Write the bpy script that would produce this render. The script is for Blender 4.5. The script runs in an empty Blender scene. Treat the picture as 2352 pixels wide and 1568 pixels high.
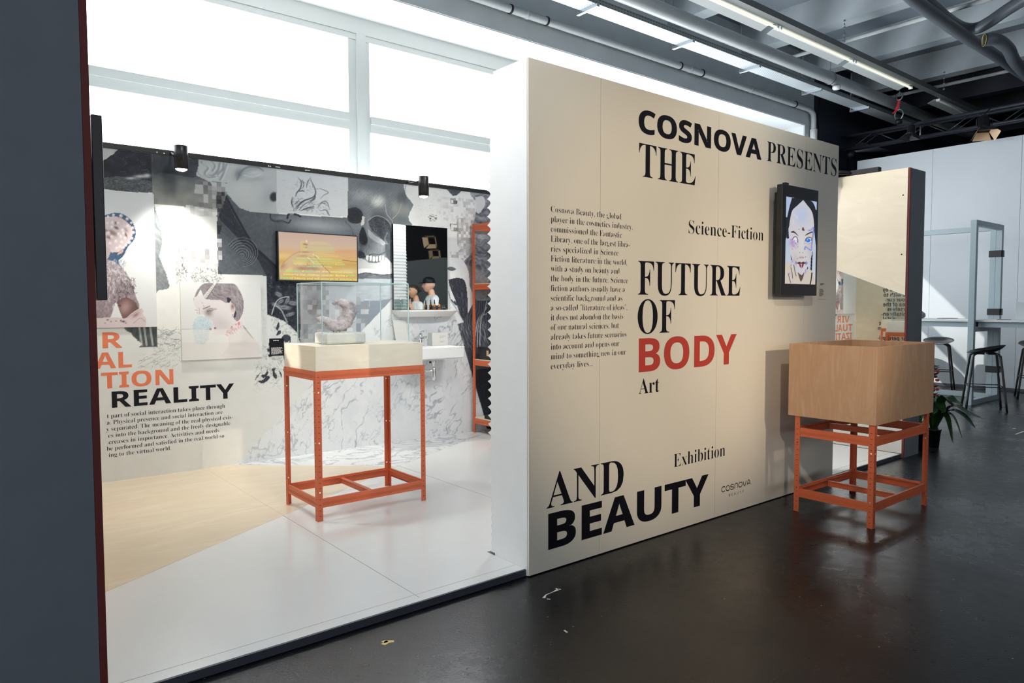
import bpy, bmesh, math, random
import numpy as np
from mathutils import Vector, Matrix, Euler
random.seed(7); rng = np.random.default_rng(11)
PI = math.pi
S = bpy.context.scene
COL = S.collection

# ------------------------------------------------------------------ camera
FPX = 1629.3
YAW, PIT, ROL, CAMH = 0.89074068, -0.05019525, -0.00256429, 1.327
_f = np.array([math.cos(PIT)*math.cos(YAW), math.cos(PIT)*math.sin(YAW), math.sin(PIT)])
_r = np.cross(_f, [0, 0, 1]); _r /= np.linalg.norm(_r)
_u = np.cross(_r, _f)
CR = math.cos(ROL)*_r + math.sin(ROL)*_u
CU = -math.sin(ROL)*_r + math.cos(ROL)*_u
CF = _f
CAM = np.array([0, 0, CAMH])
cd = bpy.data.cameras.new('camera'); cam = bpy.data.objects.new('camera', cd); COL.objects.link(cam)
cd.sensor_width = 36.0; cd.lens = FPX/2352*36.0; cd.clip_start = 0.05; cd.clip_end = 200
cam.matrix_world = Matrix(((CR[0], CU[0], -CF[0], 0), (CR[1], CU[1], -CF[1], 0), (CR[2], CU[2], -CF[2], CAMH), (0, 0, 0, 1)))
S.camera = cam

# ------------------------------------------------------------------ look, sky, sun, big lights
S.view_settings.view_transform = 'Standard'; S.view_settings.look = 'None'
S.view_settings.exposure = 0.0; S.view_settings.gamma = 1.0; S.view_settings.use_curve_mapping = False
S.cycles.use_denoising = True
S.cycles.max_bounces = 8; S.cycles.diffuse_bounces = 4; S.cycles.glossy_bounces = 5
S.cycles.transmission_bounces = 8; S.cycles.transparent_max_bounces = 12
S.cycles.sample_clamp_indirect = 6.0
S.cycles.caustics_reflective = False; S.cycles.caustics_refractive = False
W = bpy.data.worlds.new('sky'); S.world = W; W.use_nodes = True
W.node_tree.nodes['Background'].inputs[0].default_value = (0.86, 0.94, 1.0, 1)
W.node_tree.nodes['Background'].inputs[1].default_value = 4.0
BLIND_E = 8.0                       # daylight glowing through the window blinds
def lamp(name, kind, loc, target, energy, color, **k):
    l = bpy.data.lights.new(name, kind); l.energy = energy; l.color = color
    o = bpy.data.objects.new(name, l); COL.objects.link(o); o.location = loc
    o.rotation_euler = (Vector(target)-Vector(loc)).to_track_quat('-Z', 'Y').to_euler()
    for a, v in k.items(): setattr(l, a, v)
    return o
lamp('sun', 'SUN', (0, 12, 12), (0.9, 11.0, 10.95), 5.0, (1, .95, .88), angle=math.radians(.6))

# ------------------------------------------------------------------ pixel helpers (planes only)
def ray(px, py): return (px-1176)/FPX*CR - (py-784)/FPX*CU + CF
def at(px, py, axis, v):
    i = 'xyz'.index(axis); d = ray(px, py); return CAM + (v-CAM[i])/d[i]*d
def proj(P):
    D = P-CAM; w = D@CF
    return 1176+FPX*(D@CR)/w, 784-FPX*(D@CU)/w

# ------------------------------------------------------------------ materials
def lin(h):
    if isinstance(h, str):
        h = h.lstrip('#'); c = [int(h[i:i+2], 16)/255 for i in (0, 2, 4)]
    else: c = [v/255 for v in h]
    return tuple(v/12.92 if v <= .04045 else ((v+.055)/1.055)**2.4 for v in c)+(1,)
class NT:
    def __init__(s, name):
        s.m = bpy.data.materials.new(name); s.m.use_nodes = True; s.t = s.m.node_tree
        s.b = s.t.nodes['Principled BSDF']; s.o = s.t.nodes['Material Output']
    def n(s, kind, **k):
        x = s.t.nodes.new('ShaderNode'+kind)
        for a, v in k.items():
            if a.startswith('i_'):
                key = a[2:]; key = int(key) if key.isdigit() else key.replace('_', ' ')
                x.inputs[key].default_value = v
            else: setattr(x, a, v)
        return x
    def l(s, a, b): s.t.links.new(a, b)
    def co(s, scale=(1, 1, 1), rot=(0, 0, 0)):
        tc = s.n('TexCoord'); mp = s.n('Mapping'); mp.inputs['Scale'].default_value = scale; mp.inputs['Rotation'].default_value = rot
        s.l(tc.outputs['Object'], mp.inputs['Vector']); return mp.outputs[0]
    def ramp(s, src, stops):
        r = s.n('ValToRGB'); e = r.color_ramp.elements
        while len(e) < len(stops): e.new(.5)
        for x, (p, c) in zip(e, stops): x.position = p; x.color = c if len(c) == 4 else tuple(c)+(1,)
        s.l(src, r.inputs[0]); return r.outputs[0]
    def noise(s, vec, scale, detail=4, rough=.55, dist=0):
        x = s.n('TexNoise'); x.inputs['Scale'].default_value = scale; x.inputs['Detail'].default_value = detail
        x.inputs['Roughness'].default_value = rough; x.inputs['Distortion'].default_value = dist
        s.l(vec, x.inputs['Vector']); return x.outputs['Fac']
    def bump(s, src, strength, dist=.01):
        b = s.n('Bump'); b.inputs['Strength'].default_value = strength; b.inputs['Distance'].default_value = dist
        s.l(src, b.inputs['Height']); s.l(b.outputs[0], s.b.inputs['Normal'])
    def mix(s, a, b, fac, blend='MIX'):
        x = s.n('Mix', data_type='RGBA', blend_type=blend)
        for src, idx in ((fac, 0), (a, 6), (b, 7)):
            if hasattr(src, 'is_output'): s.l(src, x.inputs[idx])
            else: x.inputs[idx].default_value = src
        return x.outputs[2]
def mat(name, col, rough=.5, metal=0, spec=.5, var=0, vscale=8, bump=0, bscale=60, **k):
    t = NT(name); c = lin(col); b = t.b
    b.inputs['Base Color'].default_value = c; b.inputs['Roughness'].default_value = rough
    b.inputs['Metallic'].default_value = metal; b.inputs['Specular IOR Level'].default_value = spec
    if var or bump: v = t.co()
    if var:
        n = t.noise(v, vscale)
        t.l(t.ramp(n, [(.3, tuple(x*(1-var) for x in c[:3])), (.7, tuple(min(1, x*(1+var)) for x in c[:3]))]), b.inputs['Base Color'])
    if bump: t.bump(t.noise(v, bscale, 6), bump)
    for a, v2 in k.items(): b.inputs[a.replace('_', ' ')].default_value = v2
    return t.m
def emis(name, col, strength):
    t = NT(name); c = lin(col); t.b.inputs['Base Color'].default_value = (0, 0, 0, 1)
    t.b.inputs['Emission Color'].default_value = c; t.b.inputs['Emission Strength'].default_value = strength; return t.m
def vcmat(name, rough=.5, spec=.4, emit=0):
    t = NT(name); a = t.n('VertexColor', layer_name='print')
    if emit:
        t.b.inputs['Base Color'].default_value = (.01, .01, .01, 1); t.l(a.outputs[0], t.b.inputs['Emission Color']); t.b.inputs['Emission Strength'].default_value = emit
    else: t.l(a.outputs[0], t.b.inputs['Base Color'])
    t.b.inputs['Roughness'].default_value = rough; t.b.inputs['Specular IOR Level'].default_value = spec
    return t.m
def wood(name, c1, c2, scale=(1, 1, 1), rough=.5, ns=3.0):
    t = NT(name); v = t.co(scale); n = t.noise(v, ns, 6, .6, 1.2); n2 = t.noise(v, ns*9, 3)
    a = t.ramp(n, [(.3, lin(c1)), (.55, lin(c2)), (.75, lin(c1))])
    t.l(t.mix(a, lin(c2), t.ramp(n2, [(.5, (0, 0, 0, 1)), (.8, (.35, .35, .35, 1))])), t.b.inputs['Base Color'])
    t.b.inputs['Roughness'].default_value = rough; t.bump(n2, .06, .003); return t.m
M = {}
M['cream'] = mat('cream_wall_film', (226, 219, 202), .38, var=.02, vscale=2, bump=.03, bscale=300)
M['white'] = mat('white_paint', (238, 240, 240), .45, var=.015)
M['whiteglossy'] = mat('white_laminate', (236, 238, 238), .16, var=.01)
M['beigefloor'] = wood('pale_beech_floor_film', (238, 225, 200), (229, 213, 185), (.8, 3, 1), .2, 1.6)
M['dkgrey'] = mat('dark_grey_board', (108, 115, 121), .6, var=.04, bump=.05, bscale=200)
M['mdf'] = mat('red_brown_board_edge', (104, 34, 30), .6, var=.08, vscale=30)
M['edge'] = mat('anthracite_edge_trim', (62, 64, 72), .45)
M['orange'] = mat('orange_powder_coat', (206, 102, 64), .42, var=.03, vscale=20)
M['ply'] = wood('pale_birch_plywood', (238, 231, 214), (229, 220, 200), (.7, .7, 3.5), .42)
M['plybox'] = wood('birch_plywood_box', (204, 168, 134), (190, 150, 114), (3.5, 3.5, .7), .5)
M['plypanel'] = wood('lacquered_birch_panel', (238, 228, 206), (230, 217, 192), (1, 1, 2.6), .28, 2.0)
M['black'] = mat('black_plastic', (22, 23, 27), .35)
M['blackmatt'] = mat('matt_black_metal', (24, 25, 29), .5, metal=.2)
M['ink'] = mat('navy_black_vinyl', (12, 12, 22), .5, spec=.25)
M['rust'] = mat('red_vinyl', (186, 62, 50), .5)
M['coral'] = mat('coral_vinyl', (226, 124, 84), .5)
M['chrome'] = mat('chrome', (220, 222, 226), .08, metal=1)
M['steel'] = mat('galvanised_steel', (158, 166, 172), .35, metal=.85, var=.08, vscale=40)
M['concrete'] = mat('grey_painted_concrete', (206, 213, 215), .7, var=.07, vscale=3, bump=.15, bscale=30)
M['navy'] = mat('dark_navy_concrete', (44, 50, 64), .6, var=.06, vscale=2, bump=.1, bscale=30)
M['ceil'] = mat('ceiling_concrete', (132, 142, 152), .6, var=.06, vscale=2, bump=.1, bscale=30)
M['ribface'] = mat('ceiling_rib_face', (176, 186, 192), .6, var=.06, vscale=5, bump=.1, bscale=40)
M['pipe'] = mat('grey_painted_pipe', (196, 202, 204), .35, var=.04)
M['duct'] = mat('dark_grey_pipe_lagging', (84, 90, 98), .4, var=.06, vscale=12)
M['porcelain'] = mat('white_porcelain', (244, 246, 246), .12)
M['paper'] = mat('white_paper', (238, 238, 234), .7)
M['plaster'] = mat('pale_grey_stone', (214, 216, 212), .8, var=.05, vscale=25, bump=.3, bscale=120)
def glassmat(name, col, rough=0.0):
    t = NT(name); tr = t.n('BsdfTransparent'); tr.inputs[0].default_value = lin(col)
    g = t.n('BsdfGlossy'); g.inputs['Roughness'].default_value = .02
    fr = t.n('Fresnel'); fr.inputs[0].default_value = 1.45; mx = t.n('MixShader')
    geo = t.n('NewGeometry'); iv = t.n('Math', operation='SUBTRACT'); iv.inputs[0].default_value = 1; t.l(geo.outputs['Backfacing'], iv.inputs[1]); ml = t.n('Math', operation='MULTIPLY'); t.l(fr.outputs[0], ml.inputs[0]); t.l(iv.outputs[0], ml.inputs[1]); t.l(ml.outputs[0], mx.inputs[0]); t.l(tr.outputs[0], mx.inputs[1]); t.l(g.outputs[0], mx.inputs[2]); t.l(mx.outputs[0], t.o.inputs[0]); return t.m
M['glass'] = glassmat('clear_glass', (253, 254, 254))
M['glassedge'] = mat('pale_aqua_glass_edge', (206, 240, 240), .1, Transmission_Weight=.3)

# ------------------------------------------------------------------ mesh helpers
class MB:
    def __init__(s): s.v = []; s.f = []; s.mi = []; s.sm = []
    def add(s, vs, fs, mi=0, smooth=False):
        k = len(s.v); s.v += [tuple(map(float, p)) for p in vs]
        for f in fs: s.f.append([i+k for i in f]); s.mi.append(mi); s.sm.append(smooth)
        return s
    def box(s, a, b, mi=0):
        (x0, y0, z0), (x1, y1, z1) = tuple(map(min, zip(a, b))), tuple(map(max, zip(a, b)))
        v = [(x, y, z) for z in (z0, z1) for y in (y0, y1) for x in (x0, x1)]
        return s.add(v, [(0, 2, 3, 1), (4, 5, 7, 6), (0, 1, 5, 4), (2, 6, 7, 3), (0, 4, 6, 2), (1, 3, 7, 5)], mi)
    def prism(s, poly, axis, a, b, mi=0, smooth=False):
        n = len(poly)
        def P(u, v, w): return {'x': (w, u, v), 'y': (u, w, v), 'z': (u, v, w)}[axis]
        vs = [P(u, v, a) for u, v in poly]+[P(u, v, b) for u, v in poly]
        s.add(vs, [tuple(range(n))[::-1], tuple(range(n, 2*n))], mi)
        k = len(s.v)-2*n
        for i in range(n):
            j = (i+1) % n; s.f.append([k+i, k+j, k+n+j, k+n+i]); s.mi.append(mi); s.sm.append(smooth)
        return s
    def tube(s, pts, r, seg=12, mi=0, caps=True, smooth=True):
        pts = [Vector(p) for p in pts]; rs = r if isinstance(r, (list, tuple)) else [r]*len(pts)
        vs = []; up = None
        for i, p in enumerate(pts):
            d = (pts[min(i+1, len(pts)-1)]-pts[max(i-1, 0)]).normalized()
            if up is None: up = Vector((0, 0, 1)) if abs(d.z) < .9 else Vector((1, 0, 0))
            a = d.cross(up).normalized(); b = a.cross(d).normalized(); up = b
            for k in range(seg):
                t = 2*PI*k/seg; vs.append(p+(a*math.cos(t)+b*math.sin(t))*rs[i])
        fs = [(i*seg+k, i*seg+(k+1) % seg, (i+1)*seg+(k+1) % seg, (i+1)*seg+k) for i in range(len(pts)-1) for k in range(seg)]
        s.add(vs, fs, mi, smooth)
        if caps:
            k0 = len(s.v)-len(vs)
            s.f.append([k0+i for i in range(seg)][::-1]); s.mi.append(mi); s.sm.append(False)
            s.f.append([k0+(len(pts)-1)*seg+i for i in range(seg)]); s.mi.append(mi); s.sm.append(False)
        return s
    def lathe(s, prof, c=(0, 0, 0), seg=24, mi=0, smooth=True, axis='z', sx=1, sy=1):
        vs = []
        for r, h in prof:
            for k in range(seg):
                t = 2*PI*k/seg; u, v = r*math.cos(t)*sx, r*math.sin(t)*sy
                p = {'z': (u, v, h), 'y': (u, h, v), 'x': (h, u, v)}[axis]
                vs.append((c[0]+p[0], c[1]+p[1], c[2]+p[2]))
        n = len(prof)
        fs = [(i*seg+k, i*seg+(k+1) % seg, (i+1)*seg+(k+1) % seg, (i+1)*seg+k) for i in range(n-1) for k in range(seg)]
        s.add(vs, fs, mi, smooth)
        k0 = len(s.v)-len(vs)
        for i, rev in ((0, True), (n-1, False)):
            if prof[i][0] > 1e-5:
                f = [k0+i*seg+k for k in range(seg)]; s.f.append(f[::-1] if rev else f); s.mi.append(mi); s.sm.append(False)
        return s
    def sphere(s, c, r, seg=16, rings=10, mi=0, sc=(1, 1, 1)):
        prof = [(math.sin(PI*i/rings), -math.cos(PI*i/rings)) for i in range(rings+1)]
        vs = []
        for a, h in prof:
            for k in range(seg):
                t = 2*PI*k/seg; vs.append((c[0]+r*sc[0]*a*math.cos(t), c[1]+r*sc[1]*a*math.sin(t), c[2]+r*sc[2]*h))
        fs = [(i*seg+k, i*seg+(k+1) % seg, (i+1)*seg+(k+1) % seg, (i+1)*seg+k) for i in range(rings) for k in range(seg)]
        return s.add(vs, fs, mi, True)
    def build(s, name, mats, parent=None, bevel=0, bseg=2, clean=True):
        off = Vector((0, 0, 0)); p = parent
        while p is not None: off += p.location; p = p.parent
        me = bpy.data.meshes.new(name)
        me.from_pydata([(x-off.x, y-off.y, z-off.z) for x, y, z in s.v], [], s.f)
        for m in (mats if isinstance(mats, (list, tuple)) else [mats]): me.materials.append(m)
        me.polygons.foreach_set('material_index', s.mi); me.polygons.foreach_set('use_smooth', s.sm)
        if clean or bevel:
            bm = bmesh.new(); bm.from_mesh(me); bmesh.ops.remove_doubles(bm, verts=bm.verts, dist=1e-6)
            bmesh.ops.recalc_face_normals(bm, faces=bm.faces)
            if bevel:
                es = [e for e in bm.edges if len(e.link_faces) == 2 and e.calc_face_angle(0) > .5]
                bmesh.ops.bevel(bm, geom=es, offset=bevel, segments=bseg, affect='EDGES', profile=.5)
            bm.to_mesh(me); bm.free()
        me.update()
        o = bpy.data.objects.new(name, me); COL.objects.link(o)
        if parent: o.parent = parent
        return o
def tag(o, label=None, cat=None, group=None, kind=None):
    if label: o['label'] = label
    if cat: o['category'] = cat
    if group: o['group'] = group
    if kind: o['kind'] = kind
    return o
def thing(name, label, cat, loc=(0, 0, 0), group=None, kind=None):
    o = bpy.data.objects.new(name, None); COL.objects.link(o); o.location = loc; o.empty_display_size = .1
    return tag(o, label, cat, group, kind)
def one(mb, name, mats, label, cat, loc=(0, 0, 0), group=None, kind=None, bevel=0, parent=None):
    o = mb.build(name, mats, None, bevel)
    L = Vector(loc)
    if L.length: o.data.transform(Matrix.Translation(-L)); o.location = L
    return tag(o, label, cat, group, kind)
def kids(o): return [c for c in bpy.data.objects if c.parent == o]
def copy_tree(o, parent=None):
    c = o.copy(); COL.objects.link(c)
    if parent: c.parent = parent
    for ch in kids(o): copy_tree(ch, c)
    return c
def box(a, b): return MB().box(a, b)

# ------------------------------------------------------------------ lettering
def bold_serif(s): return ''.join(chr(0x1D400+ord(c)-65) if 'A' <= c <= 'Z' else chr(0x1D41A+ord(c)-97) if 'a' <= c <= 'z' else c for c in s)
def bold_sans(s): return ''.join(chr(0x1D5D4+ord(c)-65) if 'A' <= c <= 'Z' else chr(0x1D5EE+ord(c)-97) if 'a' <= c <= 'z' else c for c in s)
def thin_sans(s): return ''.join(chr(0x1D5A0+ord(c)-65) if 'A' <= c <= 'Z' else chr(0x1D5BA+ord(c)-97) if 'a' <= c <= 'z' else c for c in s)
_tc = {}
def glyphs(text, style, off=0.0, space=1.0):
    key = (text, style, off, space)
    if key in _tc: return _tc[key]
    c = bpy.data.curves.new('txt', 'FONT'); c.body = {'serif': bold_serif, 'sans': bold_sans, 'thin': thin_sans, 'plain': lambda s: s}[style](text)
    c.offset = off; c.space_character = space; c.resolution_u = 4; c.fill_mode = 'FRONT'
    o = bpy.data.objects.new('txt', c); COL.objects.link(o)
    dg = bpy.context.evaluated_depsgraph_get(); me = o.evaluated_get(dg).to_mesh()
    v = np.array([p.co[:2] for p in me.vertices]); f = [list(p.vertices) for p in me.polygons]
    o.evaluated_get(dg).to_mesh_clear(); bpy.data.objects.remove(o); bpy.data.curves.remove(c)
    _tc[key] = (v, f); return v, f
def fit(text, style, u0, u1, zb, cap, off=0.0, space=1.0, shear=0.0):
    """glyph outlines stretched so the ink runs u0..u1 with baseline zb and capital height cap (size-1 caps are .7 high)"""
    v, f = glyphs(text, style, off, space); capn = {'serif': .676, 'sans': .714, 'thin': .714, 'plain': .7}[style]
    a, b = v[:, 0].min(), v[:, 0].max()
    U = u0+(v[:, 0]-a)/(b-a)*(u1-u0); Z = zb+v[:, 1]/capn*cap
    return np.stack([U+shear*(Z-zb), Z], 1), f
def letter_mesh(items, plane, m, name, parent):
    """items: list of (uv, faces); plane(u, z) -> xyz"""
    mb = MB()
    for uv, f in items: mb.add([plane(u, z) for u, z in uv], f)
    return mb.build(name, m, parent, clean=False)

# =================================================================== SETTING
def floor_mat():
    t = NT('worn_dark_screed'); v = t.co()
    n1 = t.noise(v, .9, 6, .6); n2 = t.noise(v, 14, 6, .65); n3 = t.noise(v, 90, 3, .6)
    base = t.ramp(n2, [(.3, lin('#08090d')), (.6, lin('#0f1015')), (.8, lin('#1a1c22'))])
    vs = t.co((2.2, 26, 1), (0, 0, .35)); sc = t.noise(vs, 6, 5, .8, .6)          # scratches
    base = t.mix(base, lin('#43474d'), t.ramp(sc, [(.72, (0, 0, 0, 1)), (.80, (.5, .5, .5, 1))]))
    vo = t.n('TexVoronoi'); vo.inputs['Scale'].default_value = 9; t.l(v, vo.inputs['Vector'])
    spk = t.ramp(vo.outputs['Distance'], [(.02, (1, 1, 1, 1)), (.035, (0, 0, 0, 1))])
    base = t.mix(base, lin('#a9a9a4'), spk)
    t.l(base, t.b.inputs['Base Color'])
    add = t.n('Math', operation='ADD'); t.l(n1, add.inputs[0]); mul = t.n('Math', operation='MULTIPLY'); t.l(n2, mul.inputs[0]); mul.inputs[1].default_value = .6
    t.l(mul.outputs[0], add.inputs[1])
    t.l(t.ramp(add.outputs[0], [(.45, (.16,)*3), (1.1, (.38,)*3)]), t.b.inputs['Roughness'])
    t.b.inputs['Specular IOR Level'].default_value = .42
    pit = t.n('TexVoronoi'); pit.inputs['Scale'].default_value = 16; t.l(t.co((1, 2.2, 1), (0, 0, .5)), pit.inputs['Vector'])
    pr = t.ramp(pit.outputs['Distance'], [(.05, (0, 0, 0, 1)), (.12, (1, 1, 1, 1))])
    ad1 = t.n('Math', operation='ADD'); t.l(n2, ad1.inputs[0]); t.l(pr, ad1.inputs[1])
    ad2 = t.n('Math', operation='ADD'); t.l(ad1.outputs[0], ad2.inputs[0]); t.l(n3, ad2.inputs[1]); t.bump(ad2.outputs[0], .16, .004)
    return t.m
M['floor'] = floor_mat()
HX0, HX1, HY0, HY1 = -7.0, 23.0, -13.0, 7.4
fl = one(box((HX0, HY0, -.2), (HX1, HY1, 0)), 'floor', M['floor'], 'worn glossy dark screed floor of the hall', 'floor', kind='structure')
# paint marks worn into the screed
M['paintw'] = mat('white_paint_drip', (214, 212, 206), .5); M['painty'] = mat('yellow_paint_mark', (222, 200, 120), .5)
def fpt(px, py): p = at(px, py, 'z', 0); return (p[0], p[1])
def floor_mark(pix, w, m, z=.0006):
    pts = [Vector(fpt(*p)) for p in pix]; mb = MB()
    L = []; R = []
    for i, p in enumerate(pts):
        d = (pts[min(i+1, len(pts)-1)]-pts[max(i-1, 0)]).normalized(); n = Vector((-d.y, d.x)); wi = w[i] if isinstance(w, list) else w
        L.append(p+n*wi/2); R.append(p-n*wi/2)
    mb.prism([tuple(p) for p in L+R[::-1]], 'z', 0.0, z); return mb.build('paint_mark', m, fl)
floor_mark([(1249, 1373), (1254, 1366), (1268, 1360), (1279, 1355), (1286, 1352)], [.014, .006, .004, .012, .018], M['paintw'])
floor_mark([(1276, 1351), (1285, 1353)], .008, M['paintw']); floor_mark([(1256, 1375), (1264, 1376)], .008, M['paintw'])
floor_mark([(880, 1480), (890, 1473), (905, 1472)], [.02, .026, .014], M['painty']); floor_mark([(881, 1471), (888, 1475)], .018, M['painty'])
floor_mark([(2333, 997), (2352, 990)], .014, M['paintw']); floor_mark([(2327, 984), (2332, 983)], .02, M['paintw'])
floor_mark([(1296, 1447), (1303, 1452)], .008, M['paintw'])

ZP = .0354
def marble_mat():
    t = NT('grey_veined_marble_film'); v = t.co((1, 1, 1), (0, 0, .6)); w = t.noise(v, 1.6, 5, .6, .8)
    n = t.noise(v, 2.4, 5, .6, 1.6)
    ab = t.n('Math', operation='SUBTRACT'); t.l(n, ab.inputs[0]); ab.inputs[1].default_value = .5
    a2 = t.n('Math', operation='ABSOLUTE'); t.l(ab.outputs[0], a2.inputs[0])
    vein = t.ramp(a2.outputs[0], [(0.0, lin('#aab0b8')), (.012, lin('#ccd2d7')), (.04, lin('#f0f2f3'))])
    cl = t.ramp(w, [(.3, lin('#d2d8dd')), (.55, lin('#f2f4f5'))])
    t.l(t.mix(vein, cl, .5, 'MULTIPLY'), t.b.inputs['Base Color']); t.b.inputs['Roughness'].default_value = .22; return t.m
M['marble'] = marble_mat()
pf = thing('platform', 'low white exhibition platform with an anthracite front edge', 'platform', (3.4, 4.2, 0))
mb = MB().box((.396, 2.63, 0), (2.204, 5.9, ZP)).box((2.204, 2.94, 0), (5.214, 5.9, ZP)).box((5.214, 2.63, 0), (6.452, 5.9, ZP))
mb.build('deck', M['whiteglossy'], pf)
for a, b in ((.396, 2.204), (5.214, 6.452)): tag(box((a, 2.62, .002), (b, 2.63, ZP-.001)).build('edge_trim', M['edge'], pf), 'anthracite edge trim')
zf = ZP+.0009
MB().prism([(.397, 3.527), (2.842, 4.988), (1.84, 5.899), (.397, 5.899)], 'z', ZP, zf).build('beech_film', M['beigefloor'], pf)
MB().prism([(1.84, 5.899), (2.842, 4.988), (4.62, 5.899)], 'z', ZP, zf).build('marble_film', M['marble'], pf)
M['joint'] = mat('grey_joint', (176, 178, 178), .6)
mj = MB()
for x in (1.62, 2.86, 4.10, 5.34): mj.prism([(x-.0012, 2.66), (x+.0012, 2.66), (x+.0012, 5.88), (x-.0012, 5.88)], 'z', ZP, ZP+.0012) if not 2.2 < x < 5.214 else mj.prism([(x-.0012, 2.95), (x+.0012, 2.95), (x+.0012, 5.88), (x-.0012, 5.88)], 'z', ZP, ZP+.0012)
for x0, x1 in ((.4, 2.2), (5.22, 6.45)): mj.prism([(x0, 2.698), (x1, 2.698), (x1, 2.7), (x0, 2.7)], 'z', ZP, ZP+.0006)
mj.build('joint', M['joint'], pf)

# --- cream text wall
YW, WX0, WX1, WH = 2.601, 2.2055, 5.212, 2.4995
wf = thing('wall_front', 'freestanding cream text wall facing the aisle with a white end', 'wall', (3.7, 2.7, 0), kind='structure')
box((WX0, 2.612, .004), (WX1, 2.872, WH)).build('core', M['white'], wf)
xs = [WX0+.001, 2.697, 3.724, 4.75, WX1]
for a, b in zip(xs[:-1], xs[1:]): box((a+.0008, YW, .006), (b-.0008, 2.611, WH-.001)).build('board', M['cream'], wf)
# wavy foam sheet on its inner side: rounded ridges along X, deepest at mid height
mb = MB(); prof = []
N = 56*12
for i in range(N+1):
    z = .045+(2.47-.045)*i/N; ph = z/.0446*PI
    env = .25+.75*min(1, max(0, (2.12-z)/.12))*min(1, max(0, (z-.34)/.12))
    prof.append((2.904+.031*env*(1-abs(math.sin(ph))**.9), z))
nn = len(prof); vs = [(WX0+.004, y, z) for y, z in prof]+[(WX1-.004, y, z) for y, z in prof]+[(WX0+.004, 2.8725, z) for y, z in prof]+[(WX1-.004, 2.8725, z) for y, z in prof]
fs = [(i, i+1, nn+i+1, nn+i) for i in range(nn-1)]
mb.add(vs, fs, 0, True); mb.add(vs, [(i, i+1, 2*nn+i+1, 2*nn+i) for i in range(nn-1)]+[(nn+i, nn+i+1, 3*nn+i+1, 3*nn+i) for i in range(nn-1)]+[(nn-1, 2*nn-1, 4*nn-1, 3*nn-1), (0, nn, 3*nn, 2*nn)])
tag(mb.build('wavy_foam_sheet', M['white'], wf, clean=False), 'white foam sheet with wavy ridges')

# --- left return wall (grey end, red-brown board edge, plywood inside)
wl = thing('wall_left', 'dark grey end of the left return wall with a red-brown board edge', 'wall', (.22, 4.2, 0), kind='structure')
box((.04, YW, 0), (.372, 5.9, WH)).build('core', M['dkgrey'], wl)
box((.373, YW-.002, 0), (.394, 2.64, WH)).build('board_edge', M['mdf'], wl)
box((.373, 2.6405, 0), (.394, 5.9, WH)).build('plywood_lining', M['plypanel'], wl)
# --- right return wall: plywood above a slanted mirror
XR = 6.464
wr = thing('wall_right', 'dark grey end of the right return wall with plywood above a slanted mirror', 'wall', (6.6, 4.2, 0), kind='structure')
box((XR+.012, 2.605, 0), (6.777, 5.9, 2.492)).build('core', M['dkgrey'], wr)
box((XR-.001, 2.603, 0), (XR+.0115, 2.62, 2.492)).build('board_edge', M['mdf'], wr)
sl = (1.65-1.407)/(3.221-2.612)
ztop = lambda y: 1.407+(y-2.612)*sl
MB().prism([(2.6205, ztop(2.6205)), (5.0, ztop(5.0)), (5.9, ztop(5.0)), (5.9, 2.492), (2.6205, 2.492)], 'x', XR-.006, XR+.0115).build('plywood_panel', M['plypanel'], wr)
M['mirror'] = mat('silvered_mirror', (236, 240, 238), .015, metal=1)
MB().prism([(2.6205, .036), (5.89, .036), (5.89, ztop(5.0)-.002), (5.0, ztop(5.0)-.002), (2.6205, ztop(2.6205)-.002)], 'x', XR, XR+.008).build('mirror_panel', M['mirror'], wr)
MB().prism([(2.6205, ztop(2.6205)-.0015), (5.0, ztop(5.0)-.0015), (5.0, ztop(5.0)), (2.6205, ztop(2.6205))], 'x', XR-.0065, XR).build('slanted_edge', M['white'], wr)
# small screws in the plywood
for px, py in ((2074.5, 448), (2071, 584)):
    p = at(px, py, 'x', XR-.006); MB().lathe([(.007, -.0012), (.006, 0)], (XR-.0062, p[1], p[2]), 10, axis='x').build('screw', M['black'], wr)
# --- back wall (carries the printed mural, built below)
YM = 5.90
wb = thing('wall_back', 'back wall of the booth covered by a black and white collage mural', 'wall', (3.4, 5.95, 0), kind='structure')
box((.396, YM, 0), (6.452, 6.0, 2.478)).build('core', M['white'], wb)

# --- far white wall of the next stand, behind the bar table
XF = 12.732
wq = thing('wall_far', 'tall white panel wall of the neighbouring stand behind the bar table', 'wall', (12.8, 3, 0), kind='structure')
M['farwhite'] = mat('white_stand_panel', (196, 203, 208), .35, var=.02, vscale=1.5)
ys = [6.02, 4.79, 3.56, 2.33, 1.1, -.13, -1.36, -2.59, -3.82]
for a, b in zip(ys[1:], ys[:-1]): box((XF, a+.002, .05), (XF+.03, b-.002, 3.865)).build('panel', M['farwhite'], wq)
box((XF+.031, -3.82, 0), (XF+.12, 6.018, 3.86)).build('core', M['dkgrey'], wq)
box((XF-.004, -3.82, 0), (XF+.03, 6.02, .049)).build('skirting', M['edge'], wq)
# --- dark wall that only the bathroom mirror shows
M['olive'] = mat('dark_olive_board', (74, 80, 76), .6)
one(box((9.6, -8.5, 0), (9.72, -2.72, 2.5)), 'wall_side', M['olive'], 'dark olive partition wall across the aisle, seen in the bathroom mirror', 'wall', (9.66, -5, 0), kind='structure')

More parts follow.
